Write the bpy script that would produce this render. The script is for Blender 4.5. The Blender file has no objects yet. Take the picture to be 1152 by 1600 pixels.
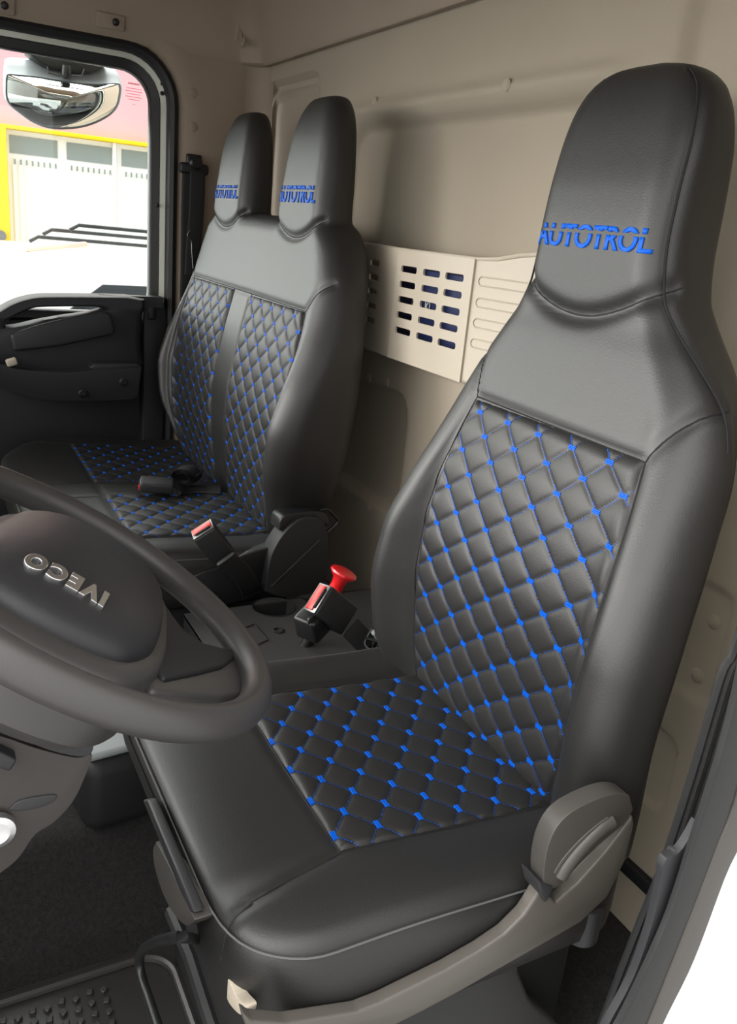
import bpy, bmesh, math, random
from mathutils import Vector, Matrix
from mathutils.bvhtree import BVHTree
random.seed(7)
SC = bpy.context.scene
COL = SC.collection
# ------------------------------------------------------------------ camera
F = 1300.0
CAM = Vector((0, 0, 1.11))
def _n(v): v = Vector(v); return v.normalized()
_a = _n((-160-576, 290-800, F))
_b = Vector((3100-576, 605-800, F)).normalized(); _b = (_b - _a*_a.dot(_b)).normalized()
AX, AY = -_a, _b
AZ = AX.cross(AY)
RM = Matrix((AX, AY, AZ))                      # camera (right, down, forward) -> world
cam = bpy.data.cameras.new('camera'); co = bpy.data.objects.new('camera', cam); COL.objects.link(co)
r_, u_, b_ = RM @ Vector((1,0,0)), -(RM @ Vector((0,1,0))), -(RM @ Vector((0,0,1)))
M4 = Matrix((r_, u_, b_)).transposed().to_4x4(); M4.translation = CAM
co.matrix_world = M4
cam.sensor_fit = 'VERTICAL'; cam.sensor_height = 36; cam.lens = 36*F/1600
cam.clip_start = 0.02; cam.clip_end = 200
SC.camera = co
# ------------------------------------------------------------------ world, sun, exposure
W = bpy.data.worlds.new('overcast_sky'); SC.world = W; W.use_nodes = True
nt = W.node_tree; bg = nt.nodes['Background']
tc = nt.nodes.new('ShaderNodeTexCoord'); sp = nt.nodes.new('ShaderNodeSeparateXYZ'); mr = nt.nodes.new('ShaderNodeMapRange'); rp = nt.nodes.new('ShaderNodeValToRGB')
nt.links.new(tc.outputs['Generated'], sp.inputs[0]); nt.links.new(sp.outputs['Z'], mr.inputs['Value'])
mr.inputs['From Min'].default_value = -0.1; mr.inputs['From Max'].default_value = 1
nt.links.new(mr.outputs[0], rp.inputs[0]); nt.links.new(rp.outputs[0], bg.inputs[0])
rp.color_ramp.elements[0].color = (0.88, 0.87, 0.84, 1); rp.color_ramp.elements[1].color = (1.0, 0.99, 0.96, 1)
dp = nt.nodes.new('ShaderNodeVectorMath'); dp.operation = 'DOT_PRODUCT'; dp.inputs[1].default_value = (-.60, -.58, .55)
nt.links.new(tc.outputs['Generated'], dp.inputs[0])
m2 = nt.nodes.new('ShaderNodeMapRange'); m2.interpolation_type = 'SMOOTHSTEP'; nt.links.new(dp.outputs['Value'], m2.inputs['Value'])
m2.inputs['From Min'].default_value = -.1; m2.inputs['From Max'].default_value = .95; m2.inputs['To Min'].default_value = 1.55; m2.inputs['To Max'].default_value = 9.5
nt.links.new(m2.outputs[0], bg.inputs[1])      # overcast sky, brightest ahead of the truck
sun = bpy.data.lights.new('sun', 'SUN'); so = bpy.data.objects.new('sun', sun); COL.objects.link(so)
sun.energy = 2.0; sun.angle = math.radians(30); sun.color = (1, 0.97, 0.92)
so.rotation_euler = Vector((0.42, 0.88, -0.20)).to_track_quat('-Z', 'Y').to_euler()
SC.view_settings.view_transform = 'Standard'; SC.view_settings.look = 'None'
SC.view_settings.gamma = 1; SC.view_settings.use_curve_mapping = False
SC.view_settings.exposure = 0.0
# ------------------------------------------------------------------ rays onto real planes
def ray(u, v): return RM @ Vector(((u-576)/F, (v-800)/F, 1))
def PX(u, v, x): d = ray(u, v); return CAM + d*((x-CAM.x)/d.x)
def PY(u, v, y): d = ray(u, v); return CAM + d*((y-CAM.y)/d.y)
def PZ(u, v, z): d = ray(u, v); return CAM + d*((z-CAM.z)/d.z)
# ------------------------------------------------------------------ materials
MATS = {}
def mat(name, col, rough=.5, metal=0, bump=0, bscale=200, btype='noise', spec=.5, coat=0, emis=None, var=0, vscale=5, sheen=0, bdist=.001):
    m = bpy.data.materials.new(name); m.use_nodes = True; MATS[name] = m
    n = m.node_tree; p = n.nodes['Principled BSDF']; L = n.links
    p.inputs['Base Color'].default_value = (*col, 1); p.inputs['Roughness'].default_value = rough
    p.inputs['Metallic'].default_value = metal; p.inputs['Specular IOR Level'].default_value = spec
    p.inputs['Coat Weight'].default_value = coat; p.inputs['Sheen Weight'].default_value = sheen
    t = n.nodes.new('ShaderNodeTexCoord')
    if bump:
        if btype == 'leather':
            x = n.nodes.new('ShaderNodeTexVoronoi'); x.inputs['Scale'].default_value = bscale; x.feature = 'SMOOTH_F1'; o = x.outputs['Distance']
        else:
            x = n.nodes.new('ShaderNodeTexNoise'); x.inputs['Scale'].default_value = bscale; x.inputs['Detail'].default_value = 4; o = x.outputs['Fac']
        L.new(t.outputs['Object'], x.inputs['Vector'])
        b = n.nodes.new('ShaderNodeBump'); b.inputs['Strength'].default_value = bump; b.inputs['Distance'].default_value = bdist
        L.new(o, b.inputs['Height']); L.new(b.outputs[0], p.inputs['Normal'])
    if var:
        x = n.nodes.new('ShaderNodeTexNoise'); x.inputs['Scale'].default_value = vscale; x.inputs['Detail'].default_value = 5
        L.new(t.outputs['Object'], x.inputs['Vector'])
        r = n.nodes.new('ShaderNodeValToRGB'); e = r.color_ramp.elements
        e[0].position = .3; e[1].position = .7
        e[0].color = (*[c*(1-var) for c in col], 1); e[1].color = (*[min(1, c*(1+var)) for c in col], 1)
        L.new(x.outputs['Fac'], r.inputs[0]); L.new(r.outputs[0], p.inputs['Base Color'])
    return m
LEATHER = mat('black_leatherette', (.0145,.0142,.014), .47, bump=.14, bscale=650, btype='leather', spec=.62)
LEATHERQ = mat('quilted_leatherette', (.0155,.015,.0148), .50, bump=.14, bscale=650, btype='leather', spec=.55)
SEAM = mat('dark_seam', (.006,.006,.007), .8)
PIPE = mat('seam_thread', (.10,.10,.10), .6)
BLUE = mat('blue_thread', (.001,.10,.58), .5, spec=.2)
PLB = mat('black_plastic', (.012,.012,.013), .38, bump=.15, bscale=900, spec=.5)
PLM = mat('matt_black_plastic', (.014,.014,.015), .55, bump=.2, bscale=700)
PLG = mat('charcoal_plastic', (.028,.028,.031), .45, bump=.2, bscale=800)
PLDG = mat('door_plastic', (.020,.020,.023), .56, bump=.3, bscale=900)
TAUPE = mat('taupe_plastic', (.065,.060,.055), .42, bump=.2, bscale=900)
COLM = mat('column_plastic', (.042,.036,.034), .42, bump=.2, bscale=900)
BEIGE = mat('beige_felt', (.365,.315,.245), .85, bump=.25, bscale=300, var=.04, vscale=3, sheen=.1)
BEIGEP = mat('beige_plastic', (.49,.43,.345), .5, bump=.1, bscale=600)
BEIGED = mat('brown_beige_trim', (.33,.265,.205), .6, bump=.15, bscale=500, var=.03)
PADG = mat('grey_pad', (.25,.235,.23), .7, bump=.2, bscale=400)
CREAM = mat('cream_paint', (.62,.64,.55), .3, coat=.5)
WHITEP = mat('white_paint', (.80,.79,.77), .25, coat=.6)
RUBBER = mat('rubber', (.012,.013,.014), .5)
CARPET = mat('carpet_pile', (.016,.0145,.015), .95, bump=1, bscale=420, var=.6, vscale=160, sheen=.06, bdist=.006)
MATR = mat('rubber_mat', (.035,.033,.032), .35, bump=.3, bscale=60, spec=.6)
RED = mat('red_plastic', (.75,.012,.018), .3, coat=.4)
REDC = mat('coral_plastic', (.62,.028,.024), .35)
CHROME = mat('satin_chrome', (.80,.80,.81), .34, metal=1)
STEEL = mat('steel', (.22,.22,.22), .4, metal=1)
GREYL = mat('light_grey_plastic', (.30,.33,.34), .45)
WEB = mat('belt_webbing', (.012,.012,.013), .6, bump=.5, bscale=900)
RIMM = mat('wheel_rim', (.060,.057,.056), .40, bump=.15, bscale=900, spec=.6)
FOLD = mat('blue_folder', (.02,.035,.13), .5)
WHT = mat('white_print', (.75,.75,.72), .5)
PINK = mat('pink_render', (.95,.42,.47), .85, var=.03, vscale=1)
YEL = mat('yellow_paint', (.90,.62,.0), .6)
GARW = mat('garage_white', (.93,.92,.90), .5)
FROST = mat('frosted_pane', (.27,.31,.30), .35, bump=.3, bscale=80)
ASPH = mat('asphalt', (.20,.20,.20), .9, bump=.4, bscale=60, var=.12, vscale=2)
REDT = mat('red_print', (.55,.03,.05), .6)
MIRR = mat('mirror_glass', (.86,.87,.86), .02, metal=1)
MIRH = mat('mirror_housing', (.24,.26,.28), .4)
VANG = mat('dark_vehicle_glass', (.02,.025,.03), .1)
GLASS = bpy.data.materials.new('window_glass'); GLASS.use_nodes = True
_n_ = GLASS.node_tree; _n_.nodes.remove(_n_.nodes['Principled BSDF'])
_tr = _n_.nodes.new('ShaderNodeBsdfTransparent'); _gl = _n_.nodes.new('ShaderNodeBsdfGlossy'); _mx = _n_.nodes.new('ShaderNodeMixShader'); _fr = _n_.nodes.new('ShaderNodeFresnel')
_tr.inputs[0].default_value = (.93,.96,.95,1); _gl.inputs['Roughness'].default_value = .01; _fr.inputs[0].default_value = 1.45
_n_.links.new(_fr.outputs[0], _mx.inputs[0]); _n_.links.new(_tr.outputs[0], _mx.inputs[1]); _n_.links.new(_gl.outputs[0], _mx.inputs[2])
_n_.links.new(_mx.outputs[0], _n_.nodes['Material Output'].inputs[0])
# ------------------------------------------------------------------ object helpers
def link(name, me, m, parent=None, smooth=True):
    o = bpy.data.objects.new(name, me); COL.objects.link(o)
    if m: me.materials.clear(); me.materials.append(m)
    if smooth:
        me.polygons.foreach_set('use_smooth', [True]*len(me.polygons))
        try: me.set_sharp_from_angle(angle=math.radians(75 if m in (LEATHER, LEATHERQ) else 38))
        except Exception: pass
    if parent: o.parent = parent; o.matrix_parent_inverse = parent.matrix_world.inverted()
    return o
def tag(o, label=None, cat=None, group=None, kind=None):
    if label: o['label'] = label
    if cat: o['category'] = cat
    if group: o['group'] = group
    if kind: o['kind'] = kind
    return o
def thing(name, loc, label, cat, group=None):
    o = bpy.data.objects.new(name, None); COL.objects.link(o); o.location = loc; o.empty_display_size = .05
    o.matrix_world = Matrix.Translation(Vector(loc))
    return tag(o, label, cat, group)
def struct(o): o['kind'] = 'structure'; return o
class MB:
    def __init__(s): s.bm = bmesh.new()
    def _merge(s, b2):
        me = bpy.data.meshes.new('t'); b2.to_mesh(me); b2.free(); s.bm.from_mesh(me); bpy.data.meshes.remove(me)
    def box(s, c, size, rot=None, bev=0, seg=3):
        b = bmesh.new(); bmesh.ops.create_cube(b, size=1)
        bmesh.ops.scale(b, vec=size, verts=b.verts)
        if bev: bmesh.ops.bevel(b, geom=b.edges[:], offset=bev, segments=seg, affect='EDGES', profile=.5)
        m = Matrix.Translation(Vector(c)) @ (rot.to_4x4() if rot else Matrix.Identity(4))
        bmesh.ops.transform(b, matrix=m, verts=b.verts); s._merge(b); return s
    def prism(s, pts, vec, bev=0, seg=3):
        """outline polygon (3D points) extruded by vec, edges rounded"""
        b = bmesh.new(); vec = Vector(vec)
        A = [b.verts.new(Vector(p)) for p in pts]; B = [b.verts.new(Vector(p)+vec) for p in pts]
        b.faces.new(A); b.faces.new(B[::-1]); n = len(A)
        for i in range(n): b.faces.new((A[i], B[i], B[(i+1)%n], A[(i+1)%n]))
        bmesh.ops.recalc_face_normals(b, faces=b.faces)
        if bev: bmesh.ops.bevel(b, geom=b.edges[:], offset=bev, segments=seg, affect='EDGES', profile=.5, clamp_overlap=True)
        s._merge(b); return s
    def tube(s, pts, r, n=10, cap=True, flat=None, up=None):
        """round (or flat=(half width, half thickness)) section swept along pts"""
        b = s.bm; pts = [Vector(p) for p in pts]; rings = []; prev = None
        for i, p in enumerate(pts):
            d = (pts[min(i+1, len(pts)-1)] - pts[max(i-1, 0)]).normalized()
            if up is not None: a = Vector(up) - d*Vector(up).dot(d)
            elif prev is None: a = d.orthogonal()
            else: a = prev - d*prev.dot(d)
            a.normalize(); prev = a; c = d.cross(a)
            rr = r[i] if isinstance(r, (list, tuple)) else r
            ring = []
            for k in range(n):
                t = 2*math.pi*k/n
                if flat:
                    cs, sn = math.cos(t), math.sin(t); e = .45
                    ring.append(b.verts.new(p + a*flat[0]*math.copysign(abs(cs)**e, cs) + c*flat[1]*math.copysign(abs(sn)**e, sn)))
                else: ring.append(b.verts.new(p + a*rr*math.cos(t) + c*rr*math.sin(t)))
            rings.append(ring)
        for i in range(len(rings)-1):
            for k in range(n): b.faces.new((rings[i][k], rings[i][(k+1)%n], rings[i+1][(k+1)%n], rings[i+1][k]))
        if cap: b.faces.new(rings[0][::-1]); b.faces.new(rings[-1])
        return s
    def lathe(s, prof, c, axis=(0,0,1), n=32):
        """prof: (radius, height) pairs around axis"""
        b = s.bm; ax = Vector(axis).normalized(); a = ax.orthogonal().normalized(); k2 = ax.cross(a); c = Vector(c); rings = []
        for r, h in prof: rings.append([b.verts.new(c+ax*h+a*max(r,1e-5)*math.cos(2*math.pi*k/n)+k2*max(r,1e-5)*math.sin(2*math.pi*k/n)) for k in range(n)])
        for i in range(len(rings)-1):
            for k in range(n): b.faces.new((rings[i][k], rings[i][(k+1)%n], rings[i+1][(k+1)%n], rings[i+1][k]))
        b.faces.new(rings[0][::-1]); b.faces.new(rings[-1]); return s
    def ring(s, A, B, vec):
        """band between two loops of equal length, extruded by vec"""
        b = s.bm; vec = Vector(vec); n = len(A)
        a0 = [b.verts.new(Vector(p)) for p in A]; b0 = [b.verts.new(Vector(p)) for p in B]
        a1 = [b.verts.new(Vector(p)+vec) for p in A]; b1 = [b.verts.new(Vector(p)+vec) for p in B]
        for i in range(n):
            j = (i+1) % n
            b.faces.new((a0[i], a0[j], b0[j], b0[i])); b.faces.new((a1[i], b1[i], b1[j], a1[j]))
            b.faces.new((a0[i], a1[i], a1[j], a0[j])); b.faces.new((b0[i], b0[j], b1[j], b1[i]))
        return s
    def loft(s, loops, cap=True):
        b = s.bm; R = [[b.verts.new(Vector(p)) for p in L] for L in loops]; n = len(R[0])
        for i in range(len(R)-1):
            for k in range(n): b.faces.new((R[i][k], R[i][(k+1)%n], R[i+1][(k+1)%n], R[i+1][k]))
        if cap: b.faces.new(R[0][::-1]); b.faces.new(R[-1])
        return s
    def grid(s, rows):
        b = s.bm; R = [[b.verts.new(Vector(p)) for p in L] for L in rows]
        for i in range(len(R)-1):
            for k in range(len(R[0])-1): b.faces.new((R[i][k], R[i][k+1], R[i+1][k+1], R[i+1][k]))
        return s
    def build(s, name, m, parent=None, smooth=True, recalc=True):
        if recalc: bmesh.ops.recalc_face_normals(s.bm, faces=s.bm.faces)
        me = bpy.data.meshes.new(name); s.bm.to_mesh(me); s.bm.free()
        return link(name, me, m, parent, smooth)
def hermite(tab, t):
    """smooth interpolation in a table of rows (t, v1, v2...)"""
    n = len(tab)
    if t <= tab[0][0]: return list(tab[0][1:])
    if t >= tab[-1][0]: return list(tab[-1][1:])
    for i in range(n-1):
        if tab[i][0] <= t <= tab[i+1][0]: break
    x0, x1 = tab[i][0], tab[i+1][0]; h = x1-x0; s = (t-x0)/h; out = []
    for k in range(1, len(tab[0])):
        y0, y1 = tab[i][k], tab[i+1][k]; d = (y1-y0)/h
        def sl(j):
            if j == 0 or j == n-1: return None
            a = (tab[j][k]-tab[j-1][k])/(tab[j][0]-tab[j-1][0]); b = (tab[j+1][k]-tab[j][k])/(tab[j+1][0]-tab[j][0])
            return 0 if a*b <= 0 else 2*a*b/(a+b)
        m0, m1 = sl(i), sl(i+1)
        m0 = d if m0 is None else m0; m1 = d if m1 is None else m1
        out.append((2*s**3-3*s*s+1)*y0+(s**3-2*s*s+s)*h*m0+(-2*s**3+3*s*s)*y1+(s**3-s*s)*h*m1)
    return out
def sstep(a, b, x):
    t = max(0, min(1, (x-a)/(b-a))); return t*t*(3-2*t)
def catmull(pts, n=8, closed=False):
    P = [Vector(p) for p in pts]; out = []; N = len(P)
    rng = range(N) if closed else range(N-1)
    for i in rng:
        if closed: p0, p1, p2, p3 = P[i-1], P[i], P[(i+1)%N], P[(i+2)%N]
        else: p0, p1, p2, p3 = P[max(i-1,0)], P[i], P[i+1], P[min(i+2,N-1)]
        for k in range(n):
            t = k/n
            out.append(.5*((2*p1)+(-p0+p2)*t+(2*p0-5*p1+4*p2-p3)*t*t+(-p0+3*p1-3*p2+p3)*t**3))
    if not closed: out.append(P[-1])
    return out
def rrect(x0, x1, y0, y1, r, n=8):
    """rounded rectangle loop as 2D points, r may be 4 radii (x1y1, x0y1, x0y0, x1y0)"""
    if not isinstance(r, (tuple, list)): r = (r,)*4
    out = []
    for (cx, cy, a0), q in zip(((x1, y1, 0), (x0, y1, 90), (x0, y0, 180), (x1, y0, 270)), r):
        sx = -1 if cx == x1 else 1; sy = -1 if cy == y1 else 1
        for k in range(n+1):
            a = math.radians(a0+90*k/n); out.append((cx+sx*q+q*math.cos(a), cy+sy*q+q*math.sin(a)))
    return out
# ================================================================== SETTING
XP = -2.50          # passenger side wall inner face
YR = .95            # rear wall
# rear wall with pressed relief
def sdrr(x, z, x0, x1, z0, z1, r):
    qx = abs(x-(x0+x1)/2)-(x1-x0)/2+r; qz = abs(z-(z0+z1)/2)-(z1-z0)/2+r
    return math.hypot(max(qx,0), max(qz,0))+min(max(qx,qz),0)-r
def relief(x, z):
    y = 0
    y += .024*(1-sstep(-.014, .012, sdrr(x, z, -1.93, -.98, .93, 1.335, .07)))       # wide sunk panel behind seats
    y += .020*(1-sstep(-.008, .008, sdrr(x, z, -2.50, -2.12, .9, 1.475, .05)))
    y -= .008*(1-sstep(-.005, .005, abs(sdrr(x, z, -2.47, -2.15, .9, 1.445, .04))-.008))
    y += .018*(1-sstep(-.015, .02, sdrr(x, z, -.93, -.50, .9, 1.50, .07)))
    y -= .016*math.exp(-((z-1.365)/.018)**2)*sstep(-2.05,-1.95,x)*(1-sstep(-1.1,-1.0,x))
    y += .030*(1-sstep(-.010, .012, sdrr(x, z, -2.45, -1.545, .50, .77, .05)))      # lower pocket
    y += .014*(1-sstep(-.005, .005, sdrr(x, z, -1.0, -.685, .312, .44, .03)))
    y += .006*(1-sstep(-.004, .004, sdrr(x, z, -.78, -.655, .52, .69, .02)))       # small right lower pocket
    return y
g = MB()
NX, NZ = 300, 250
rows = []
for j in range(NZ+1):
    z = -.12 + (1.53+.12)*j/NZ
    rows.append([(-2.56+(2.56-.40)*i/NX, YR+relief(-2.56+(2.56-.40)*i/NX, z), z) for i in range(NX+1)])
g.grid(rows)
g.box((-1.48, YR+.07, .7), (2.2, .03, 1.7))
wr = struct(g.build('wall_rear', BEIGE))
def clip(px, nm='panel_clip', y=YR, r=.011, m=BEIGE, d=.004):
    p = PY(*px, y); MB().lathe([(r,0),(r,d*.5),(r*.75,d),(0,d)], (p.x, y+relief(p.x,p.z)+.001, p.z), (0,-1,0), 20).build(nm, m, wr)
for px in [(590,160),(803,135),(577,590),(606,597),(538,765),(577,793),(1112,972),(1086,1056)]: clip(px)
# lower darker strip along the rear wall
struct(MB().box((-1.45, YR-.006, .192), (2.10, .014, .024), bev=.003).build('trim_1', RUBBER))
# floor
g = MB(); rows = []
for j in range(90):
    y = -.9+1.9*j/89
    rows.append([(-2.52+2.17*i/110, y, .0024*math.sin(9*(-2.52+2.17*i/110)+4*y) + .16*sstep(1.04,1.16,2.52-2.17*i/110)*(1-sstep(1.42,1.52,2.52-2.17*i/110))*(1-sstep(.40,.47,y)) + (.09*sstep(.80,.97,y))) for i in range(111)])
g.grid(rows); g.box((-1.43, .03, -.07), (2.2, 1.95, .08))
struct(g.build('floor', CARPET))
# ceiling with curved cove
prof = [(1.524, 0.0), (1.519, .018), (1.5195, .026), (1.526, .032), (1.56, .036), (1.60, .046), (1.66, .08), (1.72, .15), (1.75, .24), (1.76, .40)]
g = MB(); rows = []
for z, ins in prof:
    L = rrect(-2.535+ins, -.42-ins, -.85+ins, .955-ins, .07, 8)
    rows.append([(x, y, z) for x, y in L])
g.loft(rows, cap=False)
g.bm.faces.new([g.bm.verts.new((x, y, 1.76)) for x, y in rrect(-2.535+.40, -.42-.4, -.85+.4, .955-.4, .07, 8)])
g.box((-1.48, .05, 1.80), (2.2, 1.9, .03))
ceil = struct(g.build('ceiling', BEIGED))
# roof: small plates with black button and coat hook on the cove over the passenger door
def cove(u, v):
    best = None
    for k in range(400):
        z = 1.527+.2*k/400; ins = hermite(prof, z)[0]; p = PX(u, v, -2.535+ins)
        if best is None or abs(p.z-z) < best[0]: best = (abs(p.z-z), p)
    return best[1]
for px in [(172,34),(-2,8)]:
    p = cove(*px); t = thing('grab_handle_cover', p, 'small beige cover plate with black button %s' % ('above the mirror, over the door window' if px[0] > 100 else 'in the top left corner, cut by the frame'), 'cover plate')
    rot = Matrix.Rotation(math.radians(10), 3, 'Y')
    MB().box(p+Vector((.004,0,0)), (.010, .072, .036), rot, .003).build('plate', BEIGED, t)
    MB().lathe([(.009,0),(.009,.004),(.006,.006),(0,.006)], p+Vector((.009,.012,0)), rot @ Vector((1,0,0)), 20).build('button', PLB, t)
p = cove(375, 58)
t = thing('coat_hook', p, 'small beige coat hook on the ceiling cove near the rear corner', 'coat hook')
MB().box(p, (.008,.028,.07), Matrix.Rotation(math.radians(24),3,'Y'), .0035).build('base', BEIGED, t)
MB().tube(catmull([p+Vector((.004,0,.022)), p+Vector((.014,0,-.005)), p+Vector((.022,0,-.024)), p+Vector((.034,0,-.018)), p+Vector((.036,0,-.006))],5), .0042, 10).build('hook', BEIGED, t)
# passenger side wall: ring around the door opening
def opening(o, z0=.06, top=1.437, y1=.609, y0=-.62, r=.052, n=8):
    q = max(r+o, .01)
    return rrect(y0-o, y1+o, z0-o, top+o, (q, q, .06, .06), n)
def onx(L, x): return [(x, a, b) for a, b in L]
A = opening(.095)
Y0, Y1, Z0, Z1 = -.87, .965, -.05, 1.53
def outer(A):      # project loop radially onto the outer rectangle
    cy, cz = 0, .75; out = []
    for a, b in A:
        dy, dz = a-cy, b-cz
        t = min(((Y1-cy)/dy if dy > 0 else (Y0-cy)/dy) if abs(dy) > 1e-6 else 9e9, ((Z1-cz)/dz if dz > 0 else (Z0-cz)/dz) if abs(dz) > 1e-6 else 9e9)
        out.append((cy+dy*t, cz+dz*t))
    return out
g = MB()
g.ring(onx(A, XP-.035), onx(outer(A), XP-.035), (-.03,0,0))
L0 = onx(A, XP-.012); L1 = onx(opening(.085), XP-.035); 
g.loft([L1, onx(opening(.09), XP-.02), onx(opening(.10), XP-.008), onx(opening(.118), XP), onx(opening(.16), XP-.002), onx(outer(opening(.16)), XP-.006)], cap=False)
wp = struct(g.build('wall_right', BEIGED))
for px in [(302,145),(302,198)]:
    p = PX(*px, XP); MB().lathe([(.014,0),(.014,.002),(.011,.004),(0,.004)], p-Vector((.003,0,0)), (1,0,0), 24).build('panel_clip', BEIGED, wp)
# corner fillet between side wall and rear wall
g = MB(); rows = []
for k in range(9):
    a = math.radians(90*k/8); rr = .06
    x = XP-.004+rr-rr*math.cos(a); y = YR-rr+rr*math.sin(a)+.003
    rows.append([(x, y, -.05), (x, y, 1.535)])
g.grid(rows); struct(g.build('trim_2', BEIGED))
# rubber seal, cream body flange, black door window frame
g = MB(); A, B = opening(.066), opening(.094)
g.loft([onx(A, XP-.035), onx(A, XP-.012), onx(opening(.069), XP-.003), onx(opening(.079), XP+.003), onx(opening(.089), XP-.002), onx(B, XP-.012), onx(B, XP-.04)], cap=False)
struct(g.build('trim_3', RUBBER))
g = MB(); g.ring(onx(opening(.054), XP-.045), onx(opening(.09), XP-.036), (-.03,0,0)); struct(g.build('trim_4', CREAM))
# passenger door
door = thing('door_1', (XP-.05, 0, 0), None, None); struct(door)
g = MB()
def wopen(o, z0=.845): return opening(o, z0=z0)
g.loft([onx(wopen(.028), XP-.09), onx(wopen(.028), XP-.066), onx(wopen(.032), XP-.058), onx(wopen(.052), XP-.052), onx(wopen(.060), XP-.058), onx(wopen(.062), XP-.09)], cap=False)
g.build('window_frame', PLB, door)
g = MB(); g.box((XP-.078, -.005, 1.13), (.004, 1.30, .70)); gl = struct(g.build('window_1', GLASS))
# etched marking on the pane
g = MB(); c0 = PX(209, 131, XP-.075)
for k, (w, dz) in enumerate([(.030,.0),(.040,-.012),(.044,-.019),(.036,-.026),(.044,-.033),(.030,-.040),(.006,-.052)]):
    x = -w/2
    while x < w/2:
        q = random.uniform(.002,.004); hgt = .0045 if k == 0 else .002
        g.box((XP-.0755, c0.y+x+q/2, c0.z+dz), (.0006, q*.8, hgt)); x += q+.001
tag(g.build('glass_marking', REDT, gl), 'tiny red etched marking on the pane')
for px in [(253,131),(253,146),(246,321)]:
    p = PX(*px, XP-.045); MB().lathe([(.0055,0),(.0055,.006),(.003,.008),(0,.008)], p, (1,0,0), 14).build('bump_stop', PLB, door)
# door lower body
g = MB(); g.box((XP-.085, 0, .42), (.05, 1.30, .74), bev=.01); g.build('door_panel', PLDG, door)
g = MB(); g.prism([PX(u,v,XP-.01) for u,v in [(224,470),(236,463),(254,464),(259,480),(262,500),(260,560),(258,640),(252,760),(222,760)]], (-.05,0,0), .006); g.build('door_edge_trim', PLDG, door)
XD = XP+.055
def xt(L, x): return [PX(u, v, x) for u, v in L]
# upper pod with grab opening: ring between outer outline and triangular opening
out_ = catmull(xt([(-60,560),(-50,520),(-10,492),(20,474),(50,465),(75,463),(140,463),(200,464),(228,467),(224,500),(222,540),(222,580),(150,592),(60,592)], XD), 6, True)
N_ = len(out_)
hole = catmull(xt([(10,513),(14,500),(28,492),(48,484),(62,481),(100,480),(150,480),(165,484),(140,490),(100,496),(60,503),(30,510)], XD), 6, True)
def resample(L, n, start=None):
    P = [Vector(p) for p in L]; P.append(P[0]); d = [0]
    for i in range(len(P)-1): d.append(d[-1]+(P[i+1]-P[i]).length)
    out = []
    for k in range(n):
        t = d[-1]*k/n; i = max(j for j in range(len(d)-1) if d[j] <= t); out.append(P[i].lerp(P[i+1], (t-d[i])/max(d[i+1]-d[i],1e-9)))
    return out
def polar(L, c, n):
    """resample a closed loop by angle about c in the y-z plane"""
    P = [Vector(p) for p in L]; out = []
    for k in range(n):
        a = 2*math.pi*k/n; d = (math.cos(a), math.sin(a)); best = None
        for i in range(len(P)):
            p, q = P[i]-c, P[(i+1)%len(P)]-c
            cr1 = d[0]*p.z-d[1]*p.y; cr2 = d[0]*q.z-d[1]*q.y
            if cr1*cr2 <= 0 and cr1 != cr2:
                t = cr1/(cr1-cr2); h = p.lerp(q, t); s_ = h.y*d[0]+h.z*d[1]
                if s_ > 0 and (best is None or s_ > best[0]): best = (s_, h+c)
        out.append(best[1])
    return out
hc = sum((Vector(h) for h in hole), Vector())/len(hole)
O1 = polar(out_, hc, 96); H1 = polar(hole, hc, 96)
dx = lambda L, d: [Vector(p)+Vector((d,0,0)) for p in L]
def mix(L1, L2, t): return [a.lerp(b, t) for a, b in zip(L1, L2)]
g = MB()
g.loft([dx(O1,-.08), dx(O1,-.02), dx(mix(O1,H1,.04),-.006), dx(mix(O1,H1,.10),0), dx(mix(O1,H1,.80),0), dx(mix(O1,H1,.94),-.004), dx(H1,-.014), dx(H1,-.06)], cap=False)
g.build('grab_handle', PLDG, door)
# sloping ledge inside the grab opening and its lower face
g = MB(); g.prism(xt([(14,521),(60,506),(120,492),(162,485),(172,490),(178,512),(176,522),(90,540),(20,548)], XD+.004), (.022,0,0), .009, 4); g.build('pull_ledge', PLDG, door)
g = MB(); g.box(PX(205,470,XD-.05), (.03,.18,.03)); g.build('panel_core', PLDG, door)
# lower arm rest pod
top = xt([(-70,540),(-30,558),(0,569),(30,577),(70,581),(110,582),(150,578),(190,576),(222,574)], XP+.10)
bot = xt([(216,618),(205,624),(170,626),(110,627),(75,626),(40,620),(10,608),(-20,595),(-70,570)], XP+.085)
g = MB(); g.prism(catmull(top,4)+catmull(bot,4), (-.13,0,0), .010, 4); g.build('armrest', PLDG, door)
g = MB(); g.prism(xt([(140,575),(150,568),(215,568),(223,574),(190,577),(150,580)], XP+.095), (-.09,0,0), .004); g.build('armrest_tray', PLDG, door)
for px in [(129,615),(193,597)]:
    p = PX(*px, XP+.095); MB().lathe([(.012,0),(.012,.004),(.008,.0055),(.007,.002),(0,.002)], p-Vector((.003,0,0)), (1,0,0), 20).build('screw_cap', PLB, door)
p = PX(19,569,XP+.10); MB().box(p+Vector((-.01,0,.004)), (.02,.028,.02), Matrix.Rotation(.3,3,'X'), .005).build('door_switch', BEIGEP, door)
# map pocket bottom
g = MB(); g.box((XP+.0, .0, .22), (.07, 1.1, .24), bev=.02); g.build('door_pocket', PLDG, door)
# latch on the edge of the door
g = MB(); p = PX(237,483,XP+.0); g.box(p, (.02,.022,.06), bev=.004); g.build('latch', PLB, door)
# front structure: dashboard slab and windscreen header (in front, beyond the frame)
struct(MB().box((-1.45,-.62,.42), (2.1,.36,.66), bev=.06).build('trim_5', PLM))
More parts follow.
